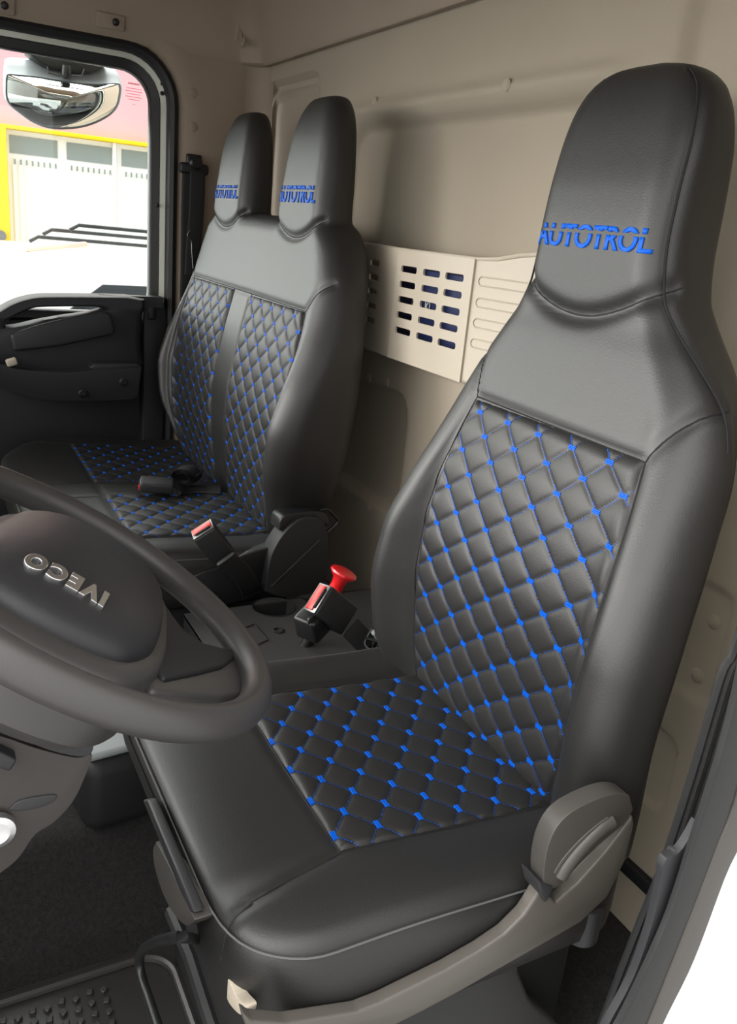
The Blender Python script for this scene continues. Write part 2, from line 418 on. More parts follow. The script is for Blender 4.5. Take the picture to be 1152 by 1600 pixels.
# driver side pillar, wall, rear part
g = MB(); g.box((-.405, .84, .72), (.04, .28, 1.62), bev=.01); struct(g.build('wall_left', BEIGED))
# ================================================================== DRIVER SIDE DOOR SEAL / JAMB (strips on the pillar)
def strip(name, left, right, x, th, m, bev=.006, n=6):
    L = catmull([PX(u,v,x) for u,v in left], n); R = catmull([PX(u,v,x) for u,v in right], n)
    k = 40
    def rs(P):
        d = [0]
        for i in range(len(P)-1): d.append(d[-1]+(P[i+1]-P[i]).length)
        o = []
        for j in range(k+1):
            t = d[-1]*j/k; i = max(q for q in range(len(d)-1) if d[q] <= t+1e-9); o.append(P[i].lerp(P[i+1], min(1,(t-d[i])/(d[i+1]-d[i]))))
        return o
    L, R = rs(L), rs(R); loops = []
    for a, b in zip(L, R):
        w = (b-a); e = w*.12; X = Vector((th,0,0))
        c = [a-X, a-X*.35, a+e*.3-X*.1, a+e, a+w*.5+X*.06, b-e, b-e*.3-X*.1, b-X*.35, b-X]
        loops.append(c)
    g = MB(); g.loft(loops); return g.build(name, m)
jamb = strip('trim_6', [(1215,700),(1180,1000),(1140,1225),(1085,1400),(1020,1560),(970,1680)], [(1500,700),(1500,1000),(1480,1300),(1420,1500),(1350,1650),(1300,1800)], -.375, .006, WHITEP); struct(jamb)
s2 = strip('trim_7', [(1215,800),(1178,1050),(1155,1238),(1116,1340),(1075,1450),(1015,1600),(975,1690)], [(1250,800),(1205,1050),(1178,1270),(1136,1370),(1085,1505),(1036,1605),(1000,1700)], -.366, .006, TAUPE); struct(s2)
s3 = strip('trim_8', [(1205,800),(1160,1050),(1128,1180),(1090,1300),(1062,1390),(1036,1460),(980,1580),(935,1660)], [(1222,800),(1186,1050),(1158,1215),(1120,1330),(1080,1430),(1020,1580),(985,1670)], -.367, .006, PLM); struct(s3)
s4 = strip('trim_10', [(1092,1285),(1065,1330),(1040,1345),(1034,1380),(1018,1450),(990,1530),(950,1605),(930,1650)], [(1096,1290),(1086,1320),(1068,1370),(1058,1400),(1040,1455),(1008,1530),(972,1605),(950,1650)], -.378, .008, PLDG); struct(s4)
belt = thing('seat_belt', PX(960,1560,-.42), 'black ribbed driver seat belt webbing hanging down beside the white door jamb', 'seat belt')
bl = [PX(u,v,-.42) for u,v in [(1240,760),(1175,1000),(1152,1050),(1105,1205),(1060,1340),(1020,1440),(985,1530),(935,1660)]]
g = MB()
pts_ = catmull(bl, 6)
for k in range(-3, 4): g.tube([p+Vector((.0015*((k+3)%2), .0068*k, 0)) for p in pts_], .0038, 6)
g.build('webbing', WEB, belt)
g = MB(); q = PX(1050,1345,-.385); g.box(q, (.012,.020,.030), Matrix.Rotation(-.3,3,'X'), .005, 4); g.build('guide', PLDG, belt)
# ================================================================== STORAGE TRAY ON THE REAR WALL
tray = thing('storage_tray', (-1.35, .87, .86), 'beige plastic storage pocket with rows of oblong slots on the rear wall', 'storage pocket')
YT = .875
TL, TR = PY(625,388,YT), PY(745,407,YT); BL, BR = PY(617,566,YT), PY(722,592,YT)
zt, zb = (TL.z+TR.z)/2, (BL.z+BR.z)/2
xa, xb = TL.x, TR.x
def slotplate(P00, P10, P01, P11, centres, w, h, name):
    """quad plate (bottom-left, bottom-right, top-left, top-right) with slot holes; centres in (a,b) fractions on a regular grid"""
    P = lambda a, b: P00.lerp(P10, a).lerp(P01.lerp(P11, a), b)
    cols = sorted(set(round(c[0],4) for c in centres)); rws = sorted(set(round(c[1],4) for c in centres))
    ac = [0]+[(cols[i]+cols[i+1])/2 for i in range(len(cols)-1)]+[1]; bc = [0]+[(rws[i]+rws[i+1])/2 for i in range(len(rws)-1)]+[1]
    W_ = (P10-P00).length; H_ = (P01-P00).length; nrm = (P10-P00).cross(P01-P00).normalized()*.004
    g = MB(); 
    for i, a in enumerate(cols):
        for j, b in enumerate(rws):
            hole = rrect(a-w/2/W_, a+w/2/W_, b-h/2/H_, b+h/2/H_, 0, 6)
            r = h*.42
            hl = [(a+x/W_, b+y/H_) for x, y in rrect(-w/2, w/2, -h/2, h/2, r, 6)]
            cell = []
            a0, a1, b0, b1 = ac[i], ac[i+1], bc[j], bc[j+1]
            for x, y in hl:
                dx_, dy_ = (x-a)*W_, (y-b)*H_
                ta = (a1-a if dx_ > 0 else a-a0)*W_/max(abs(dx_),1e-9); tb = (b1-b if dy_ > 0 else b-b0)*H_/max(abs(dy_),1e-9); t = min(ta, tb)
                cell.append((a+dx_*t/W_, b+dy_*t/H_))
            # add exact corners by snapping nearest
            for ca, cb in ((a0,b0),(a1,b0),(a0,b1),(a1,b1)):
                k = min(range(len(cell)), key=lambda q: abs(cell[q][0]-ca)*W_+abs(cell[q][1]-cb)*H_); cell[k] = (ca, cb)
            g.ring([P(x,y) for x,y in hl], [P(x,y) for x,y in cell], nrm)
    return g
rowz = [(1.049-.031*k) for k in range(5)]
rb = [((z-zb)/(zt-zb)) for z in [1.046, 1.0165, .987, .957, .9265]]
c234 = [PY(u,v,YT).x for u,v in [(642,420),(677,428),(713,434)]]
cent = [((x-xa)/(xb-xa), b) for x in c234 for b in rb]
YL = .945
g = slotplate(Vector((xa,YT,zb)), Vector((xb,YT,zb)), Vector((xa,YT,zt)), Vector((xb,YT,zt)), cent, .060, .0125, 'f')
LT = Vector((-1.74, .908, zt+.002)); LB = Vector((-1.74, .908, zb))
g2 = slotplate(LB, Vector((xa,YT,zb)), LT, Vector((xa,YT,zt)), [(.46, b) for b in rb], .058, .0125, 'f')
for bm2 in (g2.bm,):
    me = bpy.data.meshes.new('t'); bm2.to_mesh(me); g.bm.from_mesh(me); bm2.free()
# right section running back to the wall with raised ribs, top edge rising
RT = Vector((xb+.36, .935, zt+.045)); RB = Vector((xb+.36, .935, zb))
g.prism([Vector((xb,YT,zb)), RB, RT, Vector((xb+.10,YT+.016,zt+.014)), Vector((xb+.04,YT+.006,zt+.002)), Vector((xb,YT,zt))], (0,.004,0))
for z in (1.046, 1.010, .975, .940):
    d = (RT-Vector((xb,YT,zt))); d.z = 0; a_ = Vector((xb+.012, YT-.0005+.002, z)); b2 = a_+d*.8
    for dz in (-.0075, .0075): g.tube([a_+Vector((.005,0,dz)), b2+Vector((0,0,dz))], .0014, 6)
    g.tube([a_+Vector((.006,0,.0075)), a_+Vector((.001,0,.005)), a_+Vector((-.001,0,0)), a_+Vector((.001,0,-.005)), a_+Vector((.006,0,-.0075))], .0014, 6)
# top lip, bottom
g.tube([LT, Vector((xa,YT+.002,zt)), Vector((xb,YT+.002,zt)), Vector((xb+.05,YT+.008,zt+.004)), Vector((xb+.10,YT+.016,zt+.014)), RT], .0038, 8)
g.prism([LB, Vector((xa,YT,zb)), Vector((xb,YT,zb)), RB, Vector((xb+.30,.945,zb-.02)), Vector((-1.74,.945,zb-.02))], (0,0,.004))
g.build('slotted_panel', BEIGEP, tray)
fold = thing('document_folder', (-1.42, .915, .9), 'dark blue document folder seen through the slots of the beige storage pocket', 'folder')
MB().box((-1.47,.930,.972), (.30,.012,.15), bev=.002).build('cover', FOLD, fold)
def textmesh(s, size, ext=.0006, offset=0, bevel=0, sx=1, align='CENTER', space=1.0):
    c = bpy.data.curves.new('t','FONT'); c.body = s; c.size = size; c.extrude = ext; c.offset = offset; c.bevel_depth = bevel; c.bevel_resolution = 2
    c.align_x = align; c.align_y = 'CENTER'; c.space_character = space; c.resolution_u = 6
    o = bpy.data.objects.new('t', c); COL.objects.link(o); bpy.context.view_layer.update()
    me = bpy.data.meshes.new_from_object(o.evaluated_get(bpy.context.evaluated_depsgraph_get()))
    bpy.data.objects.remove(o); bpy.data.curves.remove(c)
    bm = bmesh.new(); bm.from_mesh(me); bpy.data.meshes.remove(me)
    bmesh.ops.scale(bm, vec=(sx,1,1), verts=bm.verts); return bm
for tx_, px_ in (('ECO',(592,461)),('F',(645,475)),('KI',(668,480))):
    bm = textmesh(tx_, .024, .0003, .0006); q = PY(*px_, .922)
    bmesh.ops.transform(bm, matrix=Matrix.Translation(q) @ Matrix.Rotation(math.pi/2,4,'X'), verts=bm.verts); me = bpy.data.meshes.new('lettering'); bm.to_mesh(me); bm.free(); link('lettering', me, WHT, fold, False)
# ================================================================== SEATS
MISS = [False]
def surf(o):
    bm = bmesh.new(); bm.from_mesh(o.data); t = BVHTree.FromBMesh(bm); bm.free(); return t
def hit_front(t, x, z):
    l, n, i, d = t.ray_cast(Vector((x,-1,z)), Vector((0,1,0))); 
    MISS[0] = l is None
    if l is None: l, n, i, d = t.find_nearest(Vector((x,.7,z)))
    if n.y > 0: n = -n
    return l, n
def hit_top(t, x, y):
    l, n, i, d = t.ray_cast(Vector((x,y,2)), Vector((0,0,-1)))
    MISS[0] = l is None
    if l is None: l, n, i, d = t.find_nearest(Vector((x,y,.5)))
    if n.z < 0: n = -n
    return l, n
def groove(o, polylines, depth=.004, width=.007):
    """press seam lines into a shell mesh"""
    from mathutils.kdtree import KDTree
    P = []
    for pl in polylines:
        for i in range(len(pl)-1):
            k = max(1, int((pl[i+1]-pl[i]).length/.002))
            for j in range(k): P.append(pl[i].lerp(pl[i+1], j/k))
    kd = KDTree(len(P)); [kd.insert(p, i) for i, p in enumerate(P)]; kd.balance()
    me = o.data; new = []
    for v in me.vertices:
        q, i, d = kd.find(v.co)
        if d < width*2.2: new.append((v.index, v.co - v.normal*depth*math.exp(-(d/width)**2)))
    for i, c in new: me.vertices[i].co = c
    me.update()
def section(cx, hw, yf, yb, rx, ry, bol, q, rr=.045, nf=44, ne=14, tp=0):
    """closed loop seen from above: front (toward -y) with two side bolsters, rounded edges, back"""
    out = []
    xe = hw-rx
    def front(ax):
        s = sstep(q-.01, q+.06, ax)
        return yf - bol*s
    for i in range(nf+1):
        x = -xe+2*xe*i/nf; out.append((cx+x, front(abs(x))))
    ye = front(xe)
    for i in range(1, ne+1):
        a = math.pi/2*i/ne; out.append((cx+xe+rx*math.sin(a), ye+ry*(1-math.cos(a))))
    rr = min(rr, (yb-ye-ry)*.9 if yb-ye-ry > .002 else .002, hw*.8)
    for i in range(0, 7):
        a = math.pi/2*i/6; out.append((cx+hw-tp-rr+rr*math.cos(a), yb-rr+rr*math.sin(a)))
    for i in range(1, 8): out.append((cx+(hw-tp-rr)*(1-2*i/8), yb))
    for i in range(0, 7):
        a = math.pi/2*i/6; out.append((cx-hw+tp+rr-rr*math.sin(a), yb-rr+rr*math.cos(a)))
    for i in range(ne, 0, -1):
        a = math.pi/2*i/ne; out.append((cx-xe-rx*math.sin(a), ye+ry*(1-math.cos(a))))
    return out
def quilt(t, hit, corners, na, nb, parent, phase=(0,0), puff=.0055, dash=True, lift=.0006, knots=True, solid='s'):
    """diamond stitched panel laid on the shell; corners: (a0b0, a1b0, a0b1, a1b1) in the plane of projection"""
    c00, c10, c01, c11 = [Vector(c) for c in corners]
    P2 = lambda a, b: c00.lerp(c10, a).lerp(c01.lerp(c11, a), b)
    NA, NB = int(na*20), int(nb*20)
    def base(a, b):
        p = P2(a, b); return hit(t, p.x, p.y)
    def st(a, b): return a*na+b*nb+phase[0], a*na-b*nb+phase[1]
    rows = []
    for j in range(NB+1):
        row = []
        for i in range(NA+1):
            a, b = i/NA, j/NB; l, n = base(a, b); s, q = st(a, b)
            h = abs(math.sin(math.pi*s)*math.sin(math.pi*q))**.33*puff
            e = min(a*na, (1-a)*na, b*nb, (1-b)*nb)
            h = h*min(1, e/.12+.15)+lift - (.003 if e < 1e-6 else 0)
            row.append(l+n*h)
        rows.append(row)
    pan = MB().grid(rows).build('quilted_panel', LEATHERQ, parent)
    g = MB()
    def dashbox(p, q, w, h):
        n = base_n; d = (q-p); 
        if d.length < 1e-6: return
        L = d.length; d.normalize(); s = n.cross(d).normalized()
        vs = [g.bm.verts.new(p+s*w*x+n*h*y) for x, y in ((-1,0),(-.6,1),(.6,1),(1,0))]
        ve = [g.bm.verts.new(q+s*w*x+n*h*y) for x, y in ((-1,0),(-.6,1),(.6,1),(1,0))]
        for k in range(3): g.bm.faces.new((vs[k], vs[k+1], ve[k+1], ve[k]))
        g.bm.faces.new(vs[::-1]); g.bm.faces.new(ve)
    # lines s = integer and q = integer
    smin, smax = phase[0], na+nb+phase[0]; qmin, qmax = -nb+phase[1], na+phase[1]
    def pt(s, q):
        s_, q_ = s-phase[0], q-phase[1]; return (s_+q_)/2/na, (s_-q_)/2/nb
    m = .004
    for fam in ('s', 'q'):
        lo, hi = (smin, smax) if fam == 's' else (qmin, qmax); l2, h2 = (qmin, qmax) if fam == 's' else (smin, smax)
        for k in range(math.ceil(lo), math.floor(hi)+1):
            step = .085; u = l2
            duty = .80 if fam == solid else .55
            while u < h2:
                a0, b0 = pt(k, u) if fam == 's' else pt(u, k); a1, b1 = pt(k, u+step*duty) if fam == 's' else pt(u+step*duty, k)
                if all(m < v < 1-m for v in (a0, b0, a1, b1)):
                    l, n = base(a0, b0); l1, n1 = base(a1, b1); base_n = n
                    w = .00062 if fam == solid else .00045
                    dashbox(l+n*(lift+.0001), l1+n1*(lift+.0001), w, .0009)
                u += step
    kw = .0062
    if knots:
        for s in range(math.ceil(smin), math.floor(smax)+1):
            for q in range(math.ceil(qmin), math.floor(qmax)+1):
                a, b = pt(s, q)
                if (s+q) % 1 == 0 and .012 < a < .988 and .008 < b < .992:
                    l, n = base(a, b); l2, _ = base(min(a+.01,1), b); d = (l2-l).normalized(); s2 = n.cross(d).normalized()
                    for r in (-1, 0, 1):
                        base_n = n
                        dashbox(l-d*kw+s2*.0020*r+n*(lift+.0012), l+d*kw+s2*.0020*r+n*(lift+.0012), .0010, .0014)
    st_ = g.build('quilting_stitch', BLUE, parent, smooth=False); tag(st_, kind='stuff')
    return pan
def seam_on(t, hit, pts, name, parent, r=.0013, m=None, off=-.0004, n=10):
    P = catmull([Vector((p[0], p[1], 0)) for p in pts], n); out = []
    for p in P:
        l, nn = hit(t, p.x, p.y)
        if not MISS[0]: out.append(l+nn*off)
    MB().tube(out, r, 6).build(name, m or SEAM, parent); return out
def logo(t, w, cx, cz, parent, slant=0, tall=.98):
    bm = textmesh('AUTOTROL', .05, .0, offset=.0011, sx=1, space=.97)
    xs = [v.co.x for v in bm.verts]; ys = [v.co.y for v in bm.verts]; W_, H_ = max(xs)-min(xs), max(ys)-min(ys)
    k = w/W_; x0, y0 = (max(xs)+min(xs))/2, (max(ys)+min(ys))/2
    for v in bm.verts: v.co.x = (v.co.x-x0)*k; v.co.y = (v.co.y-y0)*k*tall
    H_ *= k*tall
    # the emblem's letters are cut by a clear band under the cap line
    c1, c2 = H_*.5-H_*.24, H_*.5-H_*.37
    b1 = bm.copy()
    bmesh.ops.bisect_plane(b1, geom=b1.verts[:]+b1.edges[:]+b1.faces[:], plane_co=(0,c1,0), plane_no=(0,1,0), clear_inner=True)
    bmesh.ops.bisect_plane(bm, geom=bm.verts[:]+bm.edges[:]+bm.faces[:], plane_co=(0,c2,0), plane_no=(0,1,0), clear_outer=True)
    for v in b1.verts: v.co.x += .0015
    me = bpy.data.meshes.new('t'); b1.to_mesh(me); b1.free(); bm.from_mesh(me); bpy.data.meshes.remove(me)
    bmesh.ops.triangulate(bm, faces=bm.faces); 
    for _ in range(2): bmesh.ops.subdivide_edges(bm, edges=[e for e in bm.edges if e.calc_length() > .006], cuts=1, use_grid_fill=False)
    bmesh.ops.triangulate(bm, faces=bm.faces)
    r = bmesh.ops.extrude_face_region(bm, geom=bm.faces[:]); top = set(v for v in r['geom'] if isinstance(v, bmesh.types.BMVert))
    for v in bm.verts:
        l, n = hit_front(t, cx+v.co.x, cz+v.co.y+slant*v.co.x); v.co = l+n*(.0014 if v in top else -.0006)
    bmesh.ops.recalc_face_normals(bm, faces=bm.faces)
    me = bpy.data.meshes.new('embroidered_lettering'); bm.to_mesh(me); bm.free(); link('embroidered_lettering', me, BLUE, parent, False)
def cushion(name, parent, x0, x1, y0, y1, zt, zb, radii, topf, zlow=None):
    """upholstered cushion: plan outline with rounded corners, softly rolled top edge, topf(x,y) shapes the top"""
    prof = [(.022,zb),(.010,zb+.004),(.002,zb+.014),(0,zb+.035),(0,zt-.060),(.0005,zt-.039),(.001,zt-.032),(.002,zt-.024),(.004,zt-.017),(.009,zt-.011),(.016,zt-.0065),(.027,zt-.0035),(.042,zt-.0015),(.058,zt-.0003),(.075,zt)]
    def loop(ins, z, dens=24):
        rr = [max(r-ins, .004) for r in radii]
        base = rrect(x0+ins, x1-ins, y0+ins, y1-ins, rr, 10)
        P = resample([Vector((x,y,0)) for x, y in base], 260)
        return P
    g = MB(); loops = []
    wmin = min(x1-x0, y1-y0)/2
    def up(x, y, z): return zt-(zt-z)*(zt-zb-(zlow(x, y) if zlow else 0))/(zt-zb)
    for ins, z in prof: loops.append([Vector((p.x,p.y,(up(p.x,p.y,z) if z < zt-.04 else z)+topf(p.x,p.y)*min(1,max(0,(z-zb)/(zt-zb))**3))) for p in loop(ins, z)])
    k = 26
    for j in range(1, k):
        ins = .075+(wmin-.082)*j/k
        loops.append([Vector((p.x,p.y,zt+topf(p.x,p.y))) for p in loop(ins, zt)])
    g.loft(loops)
    return g.build(name, LEATHER, parent), loop
# ------------------------------------------------------------------ driver seat
ds = thing('driver_seat', (-.79,.5,.0), 'large black driver seat with tall built-in headrest and blue diamond quilting, nearest the camera', 'seat')
DC = -.792
#       z    hw    yf    yb    rx    ry   bol   q
DT = [(.40, .225, .680, .745, .060,.055,.000,.13, -.792,.03),
      (.43, .250, .668, .755, .060,.060,.018,.14, -.792,.04),
      (.47, .268, .660, .765, .058,.064,.032,.155,-.794,.05),
      (.52, .278, .656, .772, .056,.068,.042,.165,-.796,.055),
      (.60, .283, .654, .780, .056,.070,.046,.172,-.800,.060),
      (.68, .281, .657, .788, .058,.070,.042,.175,-.800,.055),
      (.76, .268, .668, .796, .060,.068,.032,.170,-.798,.045),
      (.83, .252, .682, .804, .062,.066,.022,.165,-.796,.030),
      (.90, .236, .700, .814, .064,.062,.012,.160,-.794,.020),
      (.95, .215, .712, .824, .062,.058,.004,.150,-.795,.010),
      (1.00,.178, .722, .832, .055,.052,.000,.120,-.800,0),
      (1.04,.146, .730, .838, .048,.046,.000,.100,-.806,0),
      (1.07,.128, .731, .842, .045,.044,.000,.090,-.810,0),
      (1.12,.120, .732, .846, .044,.044,.000,.085,-.813,0),
      (1.18,.118, .738, .850, .044,.044,.000,.080,-.816,0),
      (1.23,.116, .748, .852, .044,.042,.000,.075,-.819,0),
      (1.27,.109, .758, .852, .044,.038,.000,.065,-.822,0),
      (1.295,.098,.767, .850, .040,.034,.000,.055,-.824,0),
      (1.312,.080,.776, .846, .034,.028,.000,.040,-.826,0),
      (1.322,.058,.786, .840, .026,.020,.000,.030,-.828,0),
      (1.327,.030,.798, .830, .012,.010,.000,.010,-.830,0)]
g = MB(); loops = []
zs = [DT[0][0]-.012]+[.40+(1.27-.40)*i/150 for i in range(151)]+[1.27+(1.327-1.27)*math.sin(math.pi/2*i/22) for i in range(1,23)]
for z in zs:
    hw, yf, yb, rx, ry, bol, q, cx, tp = hermite(DT, z)
    if z < .40: hw -= .02; yf += .015; yb -= .015
    loops.append([(x, y, z) for x, y in section(cx, hw, yf, yb, rx, ry, bol, q, tp=tp)])
back = g.loft(loops).build('backrest', LEATHER, ds)
t0 = surf(back)
# seam lines traced on the seat front (x, z)
neck = [(-.932,1.085),(-.912,1.064),(-.876,1.046),(-.828,1.036),(-.783,1.038),(-.738,1.052),(-.703,1.070),(-.688,1.082)]
qt = [(-.955,.902),(-.63,.897)]
qb = [(-.955,.43),(-.64,.43)]
ql = [(-.955,.902),(-.975,.80),(-.982,.70),(-.978,.60),(-.965,.50),(-.945,.42)]
qr = [(-.63,.897),(-.612,.80),(-.607,.70),(-.610,.60),(-.625,.50),(-.642,.42)]
sl = [(-.955,.902),(-.962,.925),(-.975,.950),(-.990,.968),(-1.0,.978)]
sr = [(-.63,.897),(-.622,.915),(-.607,.940),(-.594,.958),(-.584,.970),(-.577,.977)]
def on(t, hit, P, k=10):
    out = []
    for p in catmull([Vector((a,b,0)) for a,b in P], k):
        l = hit(t, p.x, p.y)[0]
        if not MISS[0]: out.append(l)
    return out
groove(back, [on(t0, hit_front, neck)], .007, .010)
groove(back, [on(t0, hit_front, L) for L in (qt, ql, qr, sl, sr)], .0045, .007)
t0 = surf(back)
for L in (neck, qt, ql, qr, sl, sr): seam_on(t0, hit_front, L, 'seam', back)
# side seams where front face meets the side panels
for sgn in (1, -1):
    P = []
    for i in range(90):
        z = .50+(1.316-.50)*i/89; hw, yf, yb, rx, ry, bol, q, cx, tp = hermite(DT, z); a = math.radians(52+26*(1-sstep(.95,1.06,z)))
        P.append(Vector((cx+sgn*(hw-rx+rx*math.sin(a)), yf-bol*sstep(q-.01,q+.06,hw-rx)+ry*(1-math.cos(a)), z)))
    if sgn > 0: groove(back, [P[50:]], .002, .005)
    MB().tube([p for p in P[46:]], .0014, 6).build('seam', SEAM, back)
# quilt panel follows the curved edges: warp through rows
def warp_quilt(t, rows_, na, nb, parent, phase, puff=.0055, solid='s'):
    """rows_: (z, xl, xr) table, quilted panel between curved edges"""
    z0, z1 = rows_[0][0], rows_[-1][0]
    def hit(tt, a, b):
        z = z1+(z0-z1)*b; xl, xr = hermite(rows_, z); return hit_front(tt, xl+(xr-xl)*a, z)
    return quilt(t, hit, ((0,0),(1,0),(0,1),(1,1)), na, nb, parent, phase, puff, solid=solid)
warp_quilt(t0, [(.415,-.943,-.644),(.50,-.963,-.627),(.60,-.976,-.612),(.70,-.980,-.609),(.80,-.973,-.614),(.899,-.953,-.632)], 5.1, 8.6, ds, (.35,-.15), .0042, 'q')
logo(t0, .200, -.813, 1.128, ds, slant=-.0)
# cushion
def topd(x, y):
    z = 0
    z += .012*(sstep(-.66,-.57,x)+sstep(-.93,-1.02,x) if False else 0)
    z += .012*sstep(-.655,-.585,x)*(1) + .012*(1-sstep(-1.03,-.955,x))
    z -= .012*sstep(.36,.62,y)
    z -= .003*(1-sstep(.20,.27,y))
    return z
cush, dloop = cushion('seat_cushion', ds, -1.065, -.522, .219, .715, .470, .335, (.06,.06,.060,.090), topd,
    zlow=lambda x, y: .066*(1-sstep(.24,.34,y))*(1-sstep(-.70,-.57,x)))
tc_ = surf(cush)
fs = [(-.640,.372),(-.80,.372),(-.968,.376)]; ls = [(-.968,.376),(-.968,.50),(-.965,.66)]; rs_ = [(-.640,.372),(-.637,.50),(-.628,.66)]
cf = [(-.640,.372),(-.620,.335),(-.598,.29),(-.580,.255),(-.568,.232)]
for L in (fs, ls, rs_, cf): pass
fr1 = [(-.640,.372),(-.625,.32),(-.613,.28),(-.60,.24),(-.592,.214)]
groove(cush, [on(tc_, hit_top, L) for L in (fs, ls, rs_, fr1)], .0035, .006)
tc_ = surf(cush)
for L in (fs, ls, rs_, fr1): seam_on(tc_, hit_top, L, 'seam', cush)
P = [Vector((p.x,p.y,0)) for p in dloop(.003, 0)]
edge = [Vector((p.x,p.y,.470-.014+topd(p.x,p.y)*.9)) for p in P]; edge.append(edge[0])
groove(cush, [edge], .003, .005)
MB().tube([e+Vector((0,0,0)) for e in edge], .0011, 6, cap=False).build('edge_stitching', PIPE, cush)
quilt(tc_, hit_top, ((-.966,.374),(-.642,.371),(-.966,.70),(-.630,.70)), 5.1, 6.0, ds, (.2,.35), .0038, solid='s')
# seat base below the cushion
XS = -.505
g = MB()
g.prism(xt([(838,1402),(846,1385),(870,1412),(905,1380),(945,1335),(972,1300),(990,1275),(992,1290),(978,1345),(950,1402),(908,1442),(850,1476),(790,1510),(720,1550),(660,1582),(600,1612),(540,1635),(470,1650),(400,1640),(385,1605),(380,1585),(395,1596),(450,1600),(560,1582),(600,1566),(650,1541),(700,1516),(752,1486),(790,1460),(820,1430)], XS), (-.016,0,0), .004, 4)
g.build('side_skirt', mat('grey_beige_plastic', (.095,.086,.076), .4, bump=.15, bscale=900), ds)
g = MB(); g.prism(catmull(xt([(984,1243),(965,1240),(935,1248),(895,1268),(872,1290),(858,1318),(851,1350),(850,1380),(856,1392),(880,1380),(905,1352),(940,1318),(975,1288),(990,1265)], XS+.004), 5), (-.022,0,0), .010, 5)
rc = g.build('recliner_cover', TAUPE, ds)
g = MB(); g.tube(catmull(xt([(875,1368),(884,1352),(905,1325),(935,1295),(955,1282)], XS+.002), 6), [.009]*25, 10); g.tube(catmull(xt([(866,1362),(880,1340),(905,1312),(930,1290),(948,1277)], XS+.002), 6), .0035, 8)
g.build('recliner_lever', TAUPE, rc)
g = MB(); g.prism(xt([(842,1378),(866,1386),(862,1398),(853,1412),(846,1400)], XS+.006), (-.03,0,0), .002); g.build('lever_stop', PLG, rc)
g = MB(); g.lathe([(.022,0),(.022,.05),(.016,.055),(0,.055)], PX(905,1458,-.54), (0,0,1), 20); g.box(PX(903,1440,-.54), (.03,.045,.03), bev=.006); g.build('adjuster_knob', PLG, ds)
g = MB(); g.box((-.79,.50,.30), (.42,.44,.06), bev=.01); g.box((-.79,.50,.145), (.40,.42,.29), bev=.015); g.build('pedestal', PLM, ds)
# front of the base: lever strip, guard, rail, lifting loop
YF = .203
xf = lambda L, y=YF: [PY(u,v,y) for u,v in L]
g = MB(); g.prism(xf([(222,1250),(230,1250),(303,1426),(296,1430)]), (0,.012,0), .003); lv = g.build('tilt_lever', PLG, ds)
g = MB(); g.prism(catmull(xf([(244,1315),(239,1330),(243,1360),(256,1400),(272,1428),(290,1446),(303,1440),(298,1424),(270,1365)]), 5), (0,.02,0), .005); g.build('lever_guard', TAUPE, ds)
g = MB(); g.tube(xf([(268,1424),(300,1500),(322,1570),(345,1640)], .23), .009, 8); g.tube(xf([(285,1440),(325,1530),(352,1600),(372,1660)], .25), .012, 8); g.prism(xf([(285,1440),(305,1435),(350,1520),(362,1560),(385,1640),(345,1640)], .235), (0,.05,0), .008); g.build('slide_rail', PLM, ds)
g = MB(); g.prism(catmull(xf([(352,1528),(357,1530),(368,1555),(382,1572),(380,1585),(372,1584),(358,1568),(351,1550)], .225), 4), (0,.012,0), .004); g.build('rail_end_cap', BEIGEP, ds)
g = MB(); g.tube(catmull([PY(345,1480,.34), PY(315,1470,.27)]+xf([(285,1464),(250,1470),(226,1482),(218,1500),(222,1530),(236,1572),(255,1630)], .18), 6), .0055, 10); g.build('slide_bar', PLB, ds)
# lower black shroud at the outer bottom of the seat
g = MB(); g.prism(catmull(xt([(560,1640),(600,1585),(690,1548),(800,1500),(812,1520),(822,1545),(835,1570),(880,1610),(900,1660)], -.53), 3), (-.03,0,0), .006); g.build('lower_shroud', PLM, ds)
# ------------------------------------------------------------------ bench seat
bs = thing('bench_seat', (-1.97,.5,0), 'double passenger bench seat in black leatherette with two headrests and two quilted halves', 'bench seat')
BC = -1.962
BT = [(.40, .345, .690, .770, .060,.055,.000,.30),
      (.46, .385, .678, .782, .060,.060,.020,.31),
      (.54, .430, .667, .792, .056,.064,.042,.345),
      (.62, .462, .660, .800, .054,.066,.054,.372),
      (.70, .478, .662, .806, .054,.066,.054,.385),
      (.78, .482, .674, .812, .056,.064,.044,.39),
      (.86, .476, .690, .818, .058,.062,.024,.39),
      (.94, .462, .710, .826, .060,.060,.008,.38),
      (1.00,.445, .722, .832, .058,.056,.000,.36),
      (1.05,.420, .730, .838, .055,.052,.000,.32),
      (1.09,.390, .735, .842, .050,.048,.000,.30),
      (1.115,.36, .752, .836, .036,.032,.000,.28),
      (1.125,.33, .775, .820, .020,.016,.000,.25)]
def lobe(cx):
    T = [(1.00,.150,.728,.826),(1.05,.133,.732,.826),(1.10,.123,.735,.828),(1.15,.119,.737,.830),(1.22,.114,.744,.832),(1.28,.106,.752,.832),(1.32,.094,.761,.830),(1.350,.074,.772,.826),(1.364,.050,.782,.820),(1.371,.022,.794,.812)]
    L = []
    for z in [1.0+.32*i/50 for i in range(51)]+[1.32+.043*math.sin(math.pi/2*i/14) for i in range(1,15)]:
        hw, yf, yb = hermite(T, z); r = min(.034, hw*.6)
        L.append([(x, y, z) for x, y in section(cx, hw, yf, yb, r, min(.046,(yb-yf)*.42), 0, .05)])
    return L
g = MB()
g.loft([[(x, y, z) for x, y in section(BC, *(lambda h: (h[0],h[1],h[2],h[3],h[4],h[5],h[6]))(hermite(BT, z)), nf=90)] for z in [.40+(1.125-.40)*i/130 for i in range(131)]])
